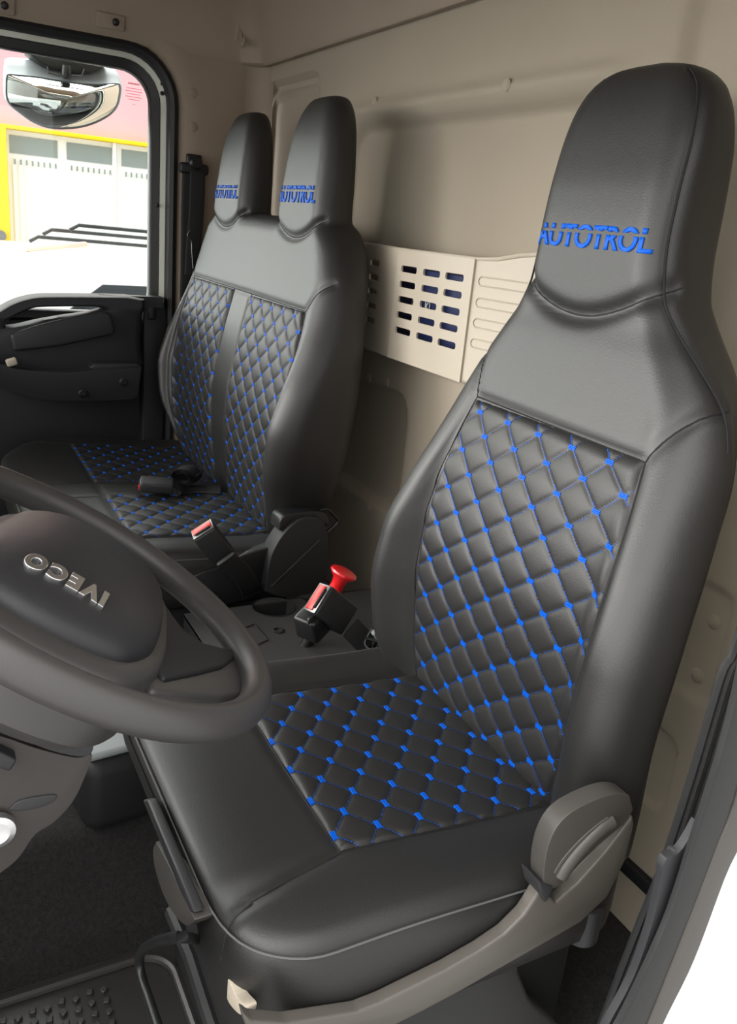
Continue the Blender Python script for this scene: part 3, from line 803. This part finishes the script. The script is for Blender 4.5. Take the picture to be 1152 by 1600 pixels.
LN, LF = -1.728, -2.185
g.loft(lobe(LN)); g.loft(lobe(LF))
tmp = g.build('t', LEATHER)
md = tmp.modifiers.new('r','REMESH'); md.mode = 'VOXEL'; md.voxel_size = .0055
md = tmp.modifiers.new('s','SMOOTH'); md.iterations = 14; md.factor = .5
bpy.context.view_layer.update()
me = bpy.data.meshes.new_from_object(tmp.evaluated_get(bpy.context.evaluated_depsgraph_get())); bpy.data.objects.remove(tmp)
bb = link('backrest', me, LEATHER, bs)
tb = surf(bb)
seams = [[(-2.36,.948),(-1.97,.946),(-1.59,.943)],
  [(-2.36,.948),(-2.372,.85),(-2.37,.72),(-2.35,.60),(-2.30,.48)],
  [(-1.59,.943),(-1.572,.85),(-1.572,.72),(-1.59,.60),(-1.63,.48)],
  [(-1.59,.943),(-1.575,.962),(-1.555,.985),(-1.53,1.005)], [(-2.36,.948),(-2.375,.965),(-2.39,.99),(-2.40,1.01)],
  [(-2.025,.946),(-2.025,.70),(-2.005,.46)], [(-1.905,.946),(-1.905,.70),(-1.915,.46)],
  [(LN+dx, 1.083+2.9*dx*dx) for dx in (-.118,-.09,-.06,-.03,0,.03,.06,.09,.115)],
  [(LF+dx, 1.088+2.9*dx*dx) for dx in (-.112,-.09,-.06,-.03,0,.03,.06,.09,.115)]]
groove(bb, [on(tb, hit_front, L) for L in seams[:7]], .004, .007); groove(bb, [on(tb, hit_front, L) for L in seams[7:]], .007, .008)
tb = surf(bb)
for L in seams: seam_on(tb, hit_front, L, 'seam', bb, n=16)
warp_quilt(tb, [(.44,-1.912,-1.645),(.52,-1.911,-1.615),(.60,-1.908,-1.592),(.72,-1.906,-1.574),(.85,-1.906,-1.574),(.943,-1.906,-1.592)], 5.0, 9.0, bs, (.35,-.15), .0042, 'q')
warp_quilt(tb, [(.44,-2.28,-2.008),(.52,-2.322,-2.012),(.60,-2.342,-2.018),(.72,-2.360,-2.024),(.85,-2.364,-2.024),(.945,-2.358,-2.024)], 5.0, 9.0, bs, (.35,-.15), .0042, 'q')
logo(tb, .195, LN-.006, 1.170, bs, 0, 1.25); logo(tb, .185, LF-.008, 1.172, bs, 0, 1.25)
def topb(x, y):
    z = .008*sstep(-1.63,-1.57,x)+.008*(1-sstep(-2.43,-2.37,x))
    z -= .014*sstep(.36,.64,y); z -= .008*(1-sstep(.19,.30,y)); return z
bc, bloop = cushion('seat_cushion', bs, -2.455, -1.520, .185, .72, .468, .335, (.05,.05,.15,.06), topb)
tbc = surf(bc)
cs = [[(-2.385,.375),(-2.0,.372),(-1.62,.37)], [(-2.385,.375),(-2.385,.50),(-2.36,.66)], [(-1.62,.37),(-1.62,.50),(-1.62,.68)],
      [(-2.02,.225),(-2.02,.40),(-2.015,.68)], [(-1.915,.225),(-1.915,.40),(-1.92,.68)], [(-1.62,.37),(-1.605,.30),(-1.59,.23)], [(-2.385,.375),(-2.40,.32),(-2.415,.27)]]
groove(bc, [on(tbc, hit_top, L) for L in cs], .003, .006); tbc = surf(bc)
for L in cs: seam_on(tbc, hit_top, L, 'seam', bc)
P = [Vector((p.x,p.y,.468-.021+topb(p.x,p.y)*.8)) for p in bloop(.003, 0)]; P.append(P[0])
groove(bc, [P], .003, .005); MB().tube(P, .0011, 6, cap=False).build('edge_stitching', PIPE, bc)
quilt(tbc, hit_top, ((-1.913,.373),(-1.622,.371),(-1.917,.70),(-1.622,.70)), 4.6, 5.2, bs, (.2,.35), .0038)
quilt(tbc, hit_top, ((-2.383,.375),(-2.022,.373),(-2.36,.70),(-2.017,.70)), 5.2, 5.2, bs, (.2,.35), .0038)
# base under the bench with side shield and recliner cover
g = MB(); g.box((-1.985,.47,.23), (.88,.46,.23), bev=.015); g.build('base', PLM, bs)
g = MB(); g.prism(catmull(xt([(345,948),(400,932),(440,905),(460,860),(455,845),(412,858),(380,868),(345,885),(300,905),(300,960)], -1.515), 4), (-.03,0,0), .008); g.build('side_shield', PLB, bs)
XB = -1.49
g = MB(); g.prism(catmull(xt([(414,925),(421,880),(430,855),(447,830),(468,812),(490,808),(505,815),(512,835),(513,880),(508,908),(480,930),(440,934)], XB), 5), (-.05,0,0), .016, 5); rb2 = g.build('recliner_cover', PLM, bs)
MB().tube(xt([(424,916),(462,880),(500,843)], XB+.002), .0016, 6).build('seam', PLG, rb2)
g = MB(); g.prism(catmull(xt([(436,830),(445,806),(505,800),(512,822),(470,812),(448,826)], XB-.01), 4), (-.05,0,0), .006); g.build('hinge_plate', PLB, rb2)
g = MB(); g.tube(catmull(xt([(500,797),(512,796),(519,802),(528,812),(526,818),(518,826),(500,842)], XB-.03), 4), .0042, 8); g.build('release_handle', PLB, bs)
# ================================================================== STEERING WHEEL AND COLUMN
tw, az = .546, .139
NW = Vector((math.sin(tw)*math.sin(az), math.sin(tw)*math.cos(az), math.cos(tw)))
CW = Vector((-.775,.123,.762)); RW = .2085
EX = Vector((-1,0,0)); EX = (EX-NW*EX.dot(NW)).normalized(); EY = NW.cross(EX)
TH = math.radians(70)
WU = EX*math.cos(TH)+EY*math.sin(TH); WV = -EX*math.sin(TH)+EY*math.cos(TH)
wl = lambda u, v, h=0: CW+WU*u+WV*v+NW*h
sw = thing('steering_wheel', CW, 'dark grey steering wheel with chrome lettering on its hub, turned to one side', 'steering wheel')
g = MB(); L = []
for i in range(160):
    a = 2*math.pi*i/160; d = WU*math.cos(a)+WV*math.sin(a); ring = []
    th = .0155
    for k in range(18):
        b = 2*math.pi*k/18; ring.append(CW+d*(RW+th*math.cos(b))+NW*(.0175*math.sin(b)))
    L.append(ring)
R_ = [[g.bm.verts.new(p) for p in r] for r in L]
for i in range(160):
    for k in range(18): g.bm.faces.new((R_[i][k], R_[i][(k+1)%18], R_[(i+1)%160][(k+1)%18], R_[(i+1)%160][k]))
rim = g.build('rim', RIMM, sw)
# hub pad: dome between an outline and its centre
HO = [(-.105,-.02),(-.108,.05),(-.100,.105),(-.070,.150),(0,.168),(.070,.150),(.100,.105),(.108,.05),(.105,-.02),(.095,-.09),(.06,-.140),(0,-.155),(-.06,-.140),(-.095,-.09)]
HOc = catmull([Vector((a,b,0)) for a,b in HO], 8, True)
def dome(name, outline, levels, m, parent):
    g = MB(); g.loft([[wl(p.x*s, p.y*s+off, h) for p in outline] for s, h, off in levels]); return g.build(name, m, parent)
hub = dome('hub', HOc, [(.80,-.095,0),(.98,-.07,0),(1.01,-.04,0),(1.01,-.015,0),(.99,-.005,0),(.95,.001,0),(.86,.004,0),(.80,.004,0)], RIMM, sw)
pad = dome('airbag_cover', HOc, [(.86,-.004,0),(.855,.006,0),(.835,.013,0),(.80,.018,0),(.74,.023,0),(.66,.028,0),(.55,.033,0),(.42,.037,0),(.28,.040,0),(.14,.0415,0),(.02,.042,0)], PLG, sw)
def WPX(u, v, h=0):
    d = ray(u, v); return CAM+d*((CW+NW*h-CAM).dot(NW)/d.dot(NW))
def spoke(name, P, th, m, bev=.006): return MB().prism(P, NW*(-th), bev, 3).build(name, m, sw)
low = [WPX(u,v,-.008) for u,v in [(262,950),(284,985),(310,1003),(345,1012),(392,1015),(405,1050),(380,1085),(350,1090),(300,1086),(240,1080),(215,1040)]]
spoke('spoke', low, .022, RIMM)
spoke('spoke_trim', [WPX(u,v,-.003) for u,v in [(258,940),(272,962),(290,985),(318,1003),(345,1010),(374,1012),(368,1026),(350,1040),(310,1050),(258,1060),(235,1030)]], .012, PLDG, .004)
mirp = lambda p: CW+WU*(-(p-CW).dot(WU))+WV*(p-CW).dot(WV)+NW*(p-CW).dot(NW)
spoke('spoke', [mirp(p) for p in low], .022, RIMM)
spoke('spoke', [wl(a,b,-.012) for a,b in [(-.050,-.12),(-.045,-.17),(-.048,-.203),(.048,-.203),(.045,-.17),(.050,-.12)]], .022, PLDG)
tp = surf(pad)
def padhit(u, v):
    l, n, i, d = tp.ray_cast(CAM, ray(u, v).normalized()); return l, (n if n.dot(NW) > 0 else -n)
pc0, pn = padhit(104, 905); pI, _ = padhit(162, 932); pO, _ = padhit(46, 880)
tu = WU.copy(); tu = (tu-pn*tu.dot(pn)).normalized(); tv = pn.cross(tu)
bm = textmesh('IVECO', .030, .0010, offset=.0013, bevel=.0009, sx=1.0, space=1.28)
xs = [v.co.x for v in bm.verts]; ys = [v.co.y for v in bm.verts]; kx = ((pI-pO).length*1.13)/(max(xs)-min(xs)); ky = .024/(max(ys)-min(ys)); xm = (max(xs)+min(xs))/2; ym = (max(ys)+min(ys))/2
for v in bm.verts:
    q = pc0+tu*((v.co.x-xm)*kx)+tv*((v.co.y-ym)*ky); l, n, i, d = tp.ray_cast(q+pn*.05, -pn)
    v.co = (l if l else q)+pn*(v.co.z+.0012)
me = bpy.data.meshes.new('chrome_lettering'); bm.to_mesh(me); bm.free(); link('chrome_lettering', me, CHROME, pad, True)
# column shroud
sc = thing('steering_column', (-.70,-.05,.55), 'brown-grey plastic steering column shroud under the wheel at left', 'steering column')
XC = -.66
def col(pts, x, th, m, name, bev=.01): return MB().prism(catmull(xt(pts, x), 5), (-th,0,0), bev, 4).build(name, m, sc)
col([(-120,1060),(0,1105),(60,1130),(110,1148),(138,1152),(146,1160),(142,1178),(120,1182),(70,1170),(0,1140),(-120,1100)], XC, .17, PLG, 'upper_shroud', .008)
col([(-120,1120),(0,1150),(60,1170),(120,1184),(144,1180),(130,1222),(112,1256),(85,1285),(55,1305),(30,1340),(0,1365),(-60,1400),(-120,1400)], XC-.01, .15, COLM, 'lower_shroud', .02)
g = MB(); g.prism(catmull(xt([(14,1266),(30,1252),(60,1245),(88,1243),(82,1254),(55,1264),(28,1268)], XC-.0085), 4), (-.02,0,0), .002); g.build('adjuster_recess', PLG, sc)
g = MB(); g.prism(xt([(-20,1165),(28,1188),(16,1208),(-20,1195)], XC+.004), (-.03,0,0), .003); g.build('seam_panel', PLG, sc)
p = PX(-6,1300,XC); MB().lathe([(.016,0),(.016,.008),(.011,.010),(.010,.004),(0,.004)], p-Vector((.006,0,0)), (1,0,0), 24).build('ignition_ring', CHROME, sc)
# ================================================================== CONSOLES
cc = thing('centre_console', (-1.3,.6,.1), 'black console with cup holders between the bench and the driver seat', 'centre console')
zc = .355
pc = [PZ(u,v,zc) for u,v in [(300,962),(345,942),(500,912),(545,900),(640,905),(640,1010),(560,1045),(420,1012),(385,1060),(330,1060)]]
pc = [Vector((p.x, p.y, 0)) for p in pc]
# deck as a plate with two round holes: ring cells
def deck_with_holes(x0, x1, y0, y1, z, holes, th):
    """plate split along y at the midpoints between the holes, each cell a ring around its circle"""
    g = MB(); ys_ = [y0]+[(holes[i][1]+holes[i+1][1])/2 for i in range(len(holes)-1)]+[y1]
    for (hx, hy, r), a, b in zip(holes, ys_, ys_[1:]):
        A, B = [], []
        for k in range(64):
            t = 2*math.pi*k/64; c, s = math.cos(t), math.sin(t)
            tt = min(((x1-hx)/c if c > 0 else (x0-hx)/c) if abs(c) > 1e-6 else 9, ((b-hy)/s if s > 0 else (a-hy)/s) if abs(s) > 1e-6 else 9)
            A.append((hx+r*c, hy+r*s, z)); B.append([hx+tt*c, hy+tt*s, z])
        for cx_, cy_ in ((x0,a),(x1,a),(x0,b),(x1,b)):
            k = min(range(64), key=lambda q: (B[q][0]-cx_)**2+(B[q][1]-cy_)**2); B[k] = [cx_, cy_, z]
        g.ring(A, B, (0,0,-th))
    return g
c1, c2 = PZ(428,949,zc), PZ(492,932,zc)
g = deck_with_holes(-1.475, -1.13, .44, .90, zc, [(c1.x, c1.y, .043), (c2.x+.0, c2.y+.012, .043)], .006)
g.build('deck', mat('console_plastic', (.045,.044,.046), .5, bump=.2, bscale=800), cc, smooth=False)
g = MB(); g.ring([(-1.475,.44,zc-.001),(-1.13,.44,zc-.001),(-1.13,.90,zc-.001),(-1.475,.90,zc-.001)], [(-1.47,.445,zc-.001),(-1.135,.445,zc-.001),(-1.135,.895,zc-.001),(-1.47,.895,zc-.001)], (0,0,-.35)); g.build('body', PLM, cc, smooth=False)
for (x, y) in ((c1.x, c1.y), (c2.x, c2.y+.012)):
    g = MB(); b = g.bm; pr = [(.046,.0015),(.0445,.0025),(.043,0),(.041,-.05),(.038,-.075),(.0,-.076)]; R0 = [[b.verts.new((x+r*math.cos(2*math.pi*k/40), y+r*math.sin(2*math.pi*k/40), zc+h)) for k in range(40)] for r, h in pr]
    for i in range(len(R0)-1):
        for k in range(40): b.faces.new((R0[i][k], R0[i][(k+1)%40], R0[i+1][(k+1)%40], R0[i+1][k]))
    g.build('cup_holder', SEAM, cc)
p = PZ(435,986,zc); MB().lathe([(.012,0),(.012,.002),(.009,.003),(.008,-.001),(0,-.001)], p, (0,0,1), 24).build('screw_cap', PLB, cc)
q = [PZ(u,v,zc+.0015) for u,v in [(372,985),(398,975),(418,1000),(392,1012)]]; q.append(q[0])
MB().tube(q, .0012, 6).build('flap_outline', PLB, cc)
lc = thing('floor_console', (-1.25,.28,.1), 'low black floor console with a light grey lid, seen past the steering wheel', 'floor console')
zl = .30
q = [PZ(u,v,zl) for u,v in [(150,1168),(196,1150),(212,1160),(212,1182),(195,1190),(160,1196),(143,1193)]]
g = MB(); g.box((-1.285,.250,.225), (.30,.16,.14), Matrix.Rotation(.10,3,'Z'), .03, 5); g.build('body', PLM, lc)
g = MB(); g.box((-1.283,.250,.299), (.28,.145,.014), Matrix.Rotation(.10,3,'Z'), .006, 3); g.build('lid', GREYL, lc)
# ================================================================== BELT BUCKLES AND LEVER
def buckle(loc, d, face, w, name, label, redw=True, L=.075, strap=None, th=.024):
    """d: direction from tail to mouth; face: normal of the broad face"""
    d = Vector(d).normalized(); f_ = Vector(face); f_ = (f_-d*f_.dot(d)).normalized(); s = d.cross(f_)
    R3 = Matrix((s, d, f_)).transposed()
    t = thing(name, loc, label, 'seat belt buckle'); loc = Vector(loc)
    MB().box(loc-d*L*.5, (w, L, th), R3, .004, 3).build('housing', PLM, t)
    MB().box(loc+d*.0005, (w*.96, .005, th*.92), R3, .0015, 2).build('rim_plate', STEEL, t)
    MB().box(loc+d*.003-f_*.001, (w*.84, .006, th*.52), R3, .0015, 2).build('release_button', REDC, t)
    MB().box(loc+d*.0045+f_*th*.28, (w*.66, .004, th*.12), R3, .0005, 1).build('latch_slot', SEAM, t)
    if strap: 
        MB().tube(catmull(strap, 6), 0, 12, flat=(.021,.004) , up=s).build('strap', WEB, t)
    return t
# buckle standing by the bench edge
B0 = PX(317,828,-1.47); B1 = PX(352,882,-1.44)
buckle(B0, (B0-B1)+Vector((.035,-.01,0)), (.75,-.5,.45), .048, 'belt_buckle', 'black belt buckle with coral red button standing upright at the near edge of the bench', L=.080, th=.036, strap=[B1+Vector((0,0,.012)), PX(375,893,-1.46), PX(388,912,-1.49), PX(395,930,-1.53)])
p = PX(355,873,-1.42); 
# buckle lying on the bench
B0 = PZ(221,756,.490); B1 = PZ(275,760,.486)
buckle(B0, B0-B1, (.1,0,1), .052, 'belt_buckle', 'black belt buckle with red end lying flat on the middle of the bench cushion', L=.075, strap=[B1+Vector((0,0,-.003)), PZ(290,764,.466), PZ(320,765,.462), PZ(345,766,.462)])
cb = thing('rolled_lap_belt', PZ(290,745,.47), 'rolled up black belt webbing resting behind the buckle on the bench', 'seat belt')
g = MB(); c0 = PZ(292,742,.492)
axd = (PZ(320,738,.49)-PZ(270,738,.49)).normalized(); axd = Vector((-.75,.6,0)).normalized(); sd = Vector((0,0,1)); fd = axd.cross(sd)
for off in (0,):
    sp_ = []
    for k in range(90):
        a = 2*math.pi*k/22; r = .010+.0034*k/22*1.0; sp_.append(c0+fd*(r*1.35*math.cos(a))+sd*(r*math.sin(a)))
    g.tube(sp_, 0, 10, flat=(.025,.0011), up=axd)
g.build('webbing', WEB, cb)
# buckle beside the driver seat
B0 = PX(497,935,-1.19); B1 = PX(548,985,-1.16)
buckle(B0, (B0-B1)+Vector((.03,-.01,0)), (.62,-.45,.6), .058, 'belt_buckle', 'black belt buckle with bright red top in front of the red mushroom knob', L=.075, th=.038, strap=[B1+Vector((0,0,.006)), PX(570,1003,-1.15), PX(588,1018,-1.14), PX(598,1040,-1.14)])
kb = thing('parking_brake_lever', PX(540,960,-1.28), 'lever with glossy red mushroom knob standing behind the driver buckle', 'lever')
K0, K1 = PX(518,932,-1.27), PX(541,893,-1.27); dk = (K1-K0).normalized(); Lk = (K1-K0).length
dk = (dk+Vector((.10,-.12,.06))).normalized()
MB().lathe([(.0145,-.02),(.0150,0),(.0140,.012),(.0125,Lk*.5),(.0150,Lk*.72),(.0235,Lk*.86),(.0262,Lk*.93),(.0255,Lk*1.0),(.019,Lk*1.05),(.010,Lk*1.065),(0,Lk*1.07)], K0, dk, 40).build('knob', RED, kb)
MB().tube([K0-dk*.01, K0-dk*.14], .012, 14).build('shaft', PLB, kb)
hb = MB(); p = PX(490,972,-1.20); hb.box(p, (.05,.055,.05), Matrix.Rotation(.5,3,'Z') @ Matrix.Rotation(.35,3,'X'), .008, 3); hb.build('catch_box', PLB, kb)
MB().box(PX(487,968,-1.172), (.004,.022,.012), Matrix.Rotation(.5,3,'Z'), .001, 1).build('catch_plate', STEEL, kb)
# cables and bracket between console and driver seat
wb = thing('seat_wiring', (-1.12,.72,.3), 'tangle of black cables and clips between the console and driver seat', 'wiring')
for k in range(9):
    a = PX(575+random.uniform(-6,30), 1000+random.uniform(0,30), -1.13); pts = [a+Vector((random.uniform(-.02,.02), random.uniform(-.03,.03), random.uniform(-.03,.03))) for _ in range(4)]
    MB().tube(catmull(pts, 6), .0028, 7).build('cable', PLB, wb)
MB().box(PX(598,990,-1.12), (.012,.03,.035), Matrix.Rotation(.7,3,'X'), .003).build('bracket', GREYL, wb)
# passenger belt on the corner pillar
pb = thing('seat_belt', PX(303,262,XP), 'black passenger seat belt hanging from its guide on the pillar beside the door', 'seat belt')
xq = XP+.012
MB().box(PX(303,264,xq), (.02,.085,.030), bev=.010, seg=4).build('guide', PLM, pb)
MB().lathe([(.019,0),(.019,.010),(.013,.016),(0,.016)], PX(305,255,xq+.006), (1,0,0), 24).build('anchor_bolt', PLB, pb)
MB().box(PX(303,250,xq-.004), (.014,.045,.03), bev=.006).build('anchor_plate', PLB, pb)
MB().tube(catmull([PX(301,270,xq), PX(299,330,xq), PX(298,400,xq), PX(296,500,xq), PX(296,600,xq)], 5), 0, 12, flat=(.030,.002), up=(0,1,0)).build('webbing', WEB, pb)
MB().tube(catmull([PX(309,270,xq+.012), PX(307,330,xq+.013), PX(302,390,xq+.015), PX(300,430,xq+.02)], 5), 0, 12, flat=(.022,.0015), up=(0,1,0)).build('webbing', WEB, pb)
MB().tube(catmull([PX(297,360,xq+.02), PX(293,368,xq+.02), PX(299,376,xq+.02), PX(300,392,xq+.02), PX(302,420,xq+.02)], 5), .0018, 6).build('webbing_keeper', STEEL, pb)
# ================================================================== FLOOR MAT
mt = thing('floor_mat', (-.95,.12,0), 'dark rubber floor mat with raised studs on the carpet below the wheel', 'floor mat')
g = MB(); g.box((-.80,.03,.012), (.44,.54,.006), bev=.002); base_ = g.build('base', MATR, mt)
mx0, mx1, my0, my1 = -1.00, -.60, -.22, .285
L = [(x, y, .018) for x, y in rrect(mx0, mx1, my0, my1, .05, 8)]; L.append(L[0]); L.append(L[1])
MB().tube(L, .007, 8, cap=False).build('rolled_edge', MATR, mt)
g = MB()
for i in range(22):
    for j in range(20):
        x = mx0+.03+i*.0195; y = my0+.03+j*.0195
        if x < mx1-.02 and y < my1-.02: g.box((x+.004*(j%2), y, .017), (.009,.009,.006), Matrix.Rotation(.785*(i+j)%1.6,3,'Z'), .001, 1)
tag(g.build('stud_pattern', MATR, mt), kind='stuff')
# cream sill corner under the rear of the driver seat
struct(MB().prism([PZ(u,v,.03) for u,v in [(905,1448),(930,1440),(985,1500),(960,1502)]], (0,0,.006), .002).build('trim_9', BEIGEP))
# ================================================================== OUTSIDE
struct(MB().box((0,0,-.95), (60,60,.1)).build('ground', ASPH))
mir = thing('kerb_mirror', (-2.72,.44,1.46), 'wide convex kerb mirror in a grey housing hanging outside the door window', 'mirror')
XM = -2.74
mo = [PX(u,v,XM) for u,v in [(11,120),(10,134),(11,152),(18,165),(33,177),(52,190),(75,199),(100,201),(128,198),(152,190),(172,178),(182,165),(186,150),(187,136),(181,130),(155,131),(130,130),(91,125),(60,120),(29,117),(15,116)]]
mo = catmull(mo, 4, True); mc = sum(mo, Vector())/len(mo)
inw = Vector((1,0,-.22)).normalized()
def mlev(s, d): return [mc+(p-mc)*s+inw*d for p in mo]
g = MB(); g.loft([mlev(1-.985*(k/14), .032*(1-(1-k/14)**2)) for k in range(15)]); g.build('mirror_glass', MIRR, mir)
up_ = Vector((0,0,1))
def hl(s, d, lift): return [mc+Vector(((p-mc).x*s, (p-mc).y*s, (p-mc).z*s+lift*1.3*sstep(-.03,.03,(p-mc).z)))+inw*d for p in mo]
g = MB(); g.loft([hl(1.0,.001,0), hl(1.02,.004,.0), hl(1.045,-.004,0), hl(1.04,-.02,.012), hl(1.0,-.05,.026), hl(.90,-.085,.03), hl(.6,-.115,.03), hl(.1,-.125,.03)]); g.build('housing', MIRH, mir)
g = MB(); g.prism([PX(u,v,XM) for u,v in [(40,78),(172,98),(158,108),(141,115),(110,113),(75,106),(62,98)]], (-.08,0,0), .008); g.build('bracket', PLB, mir)
MB().lathe([(.010,-.012),(.014,0),(.012,.022)], PX(104,116,XM+.01), (0,0,1), 20).build('pivot', PLB, mir)
MB().tube(xt([(74,104),(76,114),(92,118),(104,119),(128,118),(132,108)], XM+.02), .002, 6).build('wire_clip', PLG, mir)
XG = -9.0
bd = thing('garage_building', (XG,1,-.9), 'pink building with a yellow band and yellow pillar over white garage doors across the street', 'building')
g = MB(); g.box((XG-.6,1.3,2.42), (1.0,5.4,1.36)); g.build('pink_wall', PINK, bd, False)
g = MB(); g.box((XG-.05,1.3,1.715), (.16,5.4,.036), bev=.01); g.build('yellow_band', YEL, bd, False)
g = MB(); g.box((XG-.03,.72,.40), (.22,.38,2.6), bev=.01); g.build('yellow_pillar', YEL, bd, False)
for y0 in (-5.2,-3.3,-1.4,.92,2.9,4.9):
    pass
def gdoor(y0, y1):
    t = g_ = MB(); g_.box((XG-.12,(y0+y1)/2,.40), (.05,y1-y0,2.6)); d = g_.build('garage_door', GARW, bd, False)
    n = max(1, round((y1-y0)/.49)); w = (y1-y0)/n
    for i in range(n):
        a = y0+i*w+.05; b = y0+(i+1)*w-.035
        MB().box((XG-.09,(a+b)/2,1.575), (.012,b-a,.155)).build('pane', FROST, d, False)
        g2 = MB(); yy = a+.01
        while yy < b-.01:
            g2.box((XG-.09,yy+.012,.35), (.03,.022,2.1), bev=.008, seg=1); yy += .052
        g2.build('ribbed_panel', GARW, d, False)
        g2 = MB(); yy = a+.04
        while yy < b-.01:
            g2.box((XG-.076,yy,1.425), (.01,.014,.045)); yy += .052
        tag(g2.build('vent_slots', FROST, d, False), kind='stuff')
    MB().box((XG-.06,y1-.02,.4), (.05,.03,2.6)).build('frame_post', GARW, d, False)
gdoor(.90,1.92); gdoor(1.93,3.6); gdoor(-1.2,.50)
lamp_ = MB(); lamp_.lathe([(.05,0),(.05,.05),(0,.06)], PX(0,368,XG+.09), (1,0,0), 20); lamp_.build('wall_fitting', STEEL, bd)
# white van passing with roof bars
vn = thing('white_van', (-5.6,1.2,-.9), 'bright white van roof with dark roof bars passing outside the window', 'van')
prv = [(-1.7,-.55),(-1.75,.0),(-1.6,.28),(-1.2,.38),(-.5,.78),(-.1,.82),(2.2,.82),(2.5,.80),(2.6,.3),(2.65,-.55)]
g = MB(); g.loft([[(-5.1-x, y+.9, z-(.10 if s else 0)*(1 if z > .5 else 0)) for y, z in [(p.x, p.y) for p in catmull([Vector((a,b,0)) for a,b in prv], 5, False)]] for x, s in ((0,1),(.06,0),(.9,0),(1.4,0),(1.46,1))]); g.build('body', WHITEP, vn)
for y in (-.75,1.95):
    for x in (-5.12,-6.5): MB().lathe([(.32,-.09),(.34,-.06),(.34,.06),(.32,.09),(.18,.1),(0,.1)], (x,y+.9,-.56), (1,0,0), 32).build('wheel', RUBBER, vn)
g = MB(); g.prism([(-5.085,.62,.38),(-5.085,1.0,.68),(-5.085,3.2,.70),(-5.085,3.3,.38)], (-.02,0,0), .004); g.build('side_window', VANG, vn)
for k, z in enumerate((.99,.95,.90)):
    y0 = (.85,.72,.66)[k]
    MB().tube([(-5.25-.12*k,y0+.0,z-.03),(-5.25-.12*k,y0+.05,z),(-5.25-.12*k,3.0,z-.02)], .011, 8).build('roof_bar', RUBBER, vn)
MB().box((-5.3,.78,.86), (.05,.35,.03), Matrix.Rotation(.15,3,'X'), .01).build('orange_strap', mat('orange_strap', (.85,.50,.40), .6), vn)
bpy.context.view_layer.update()
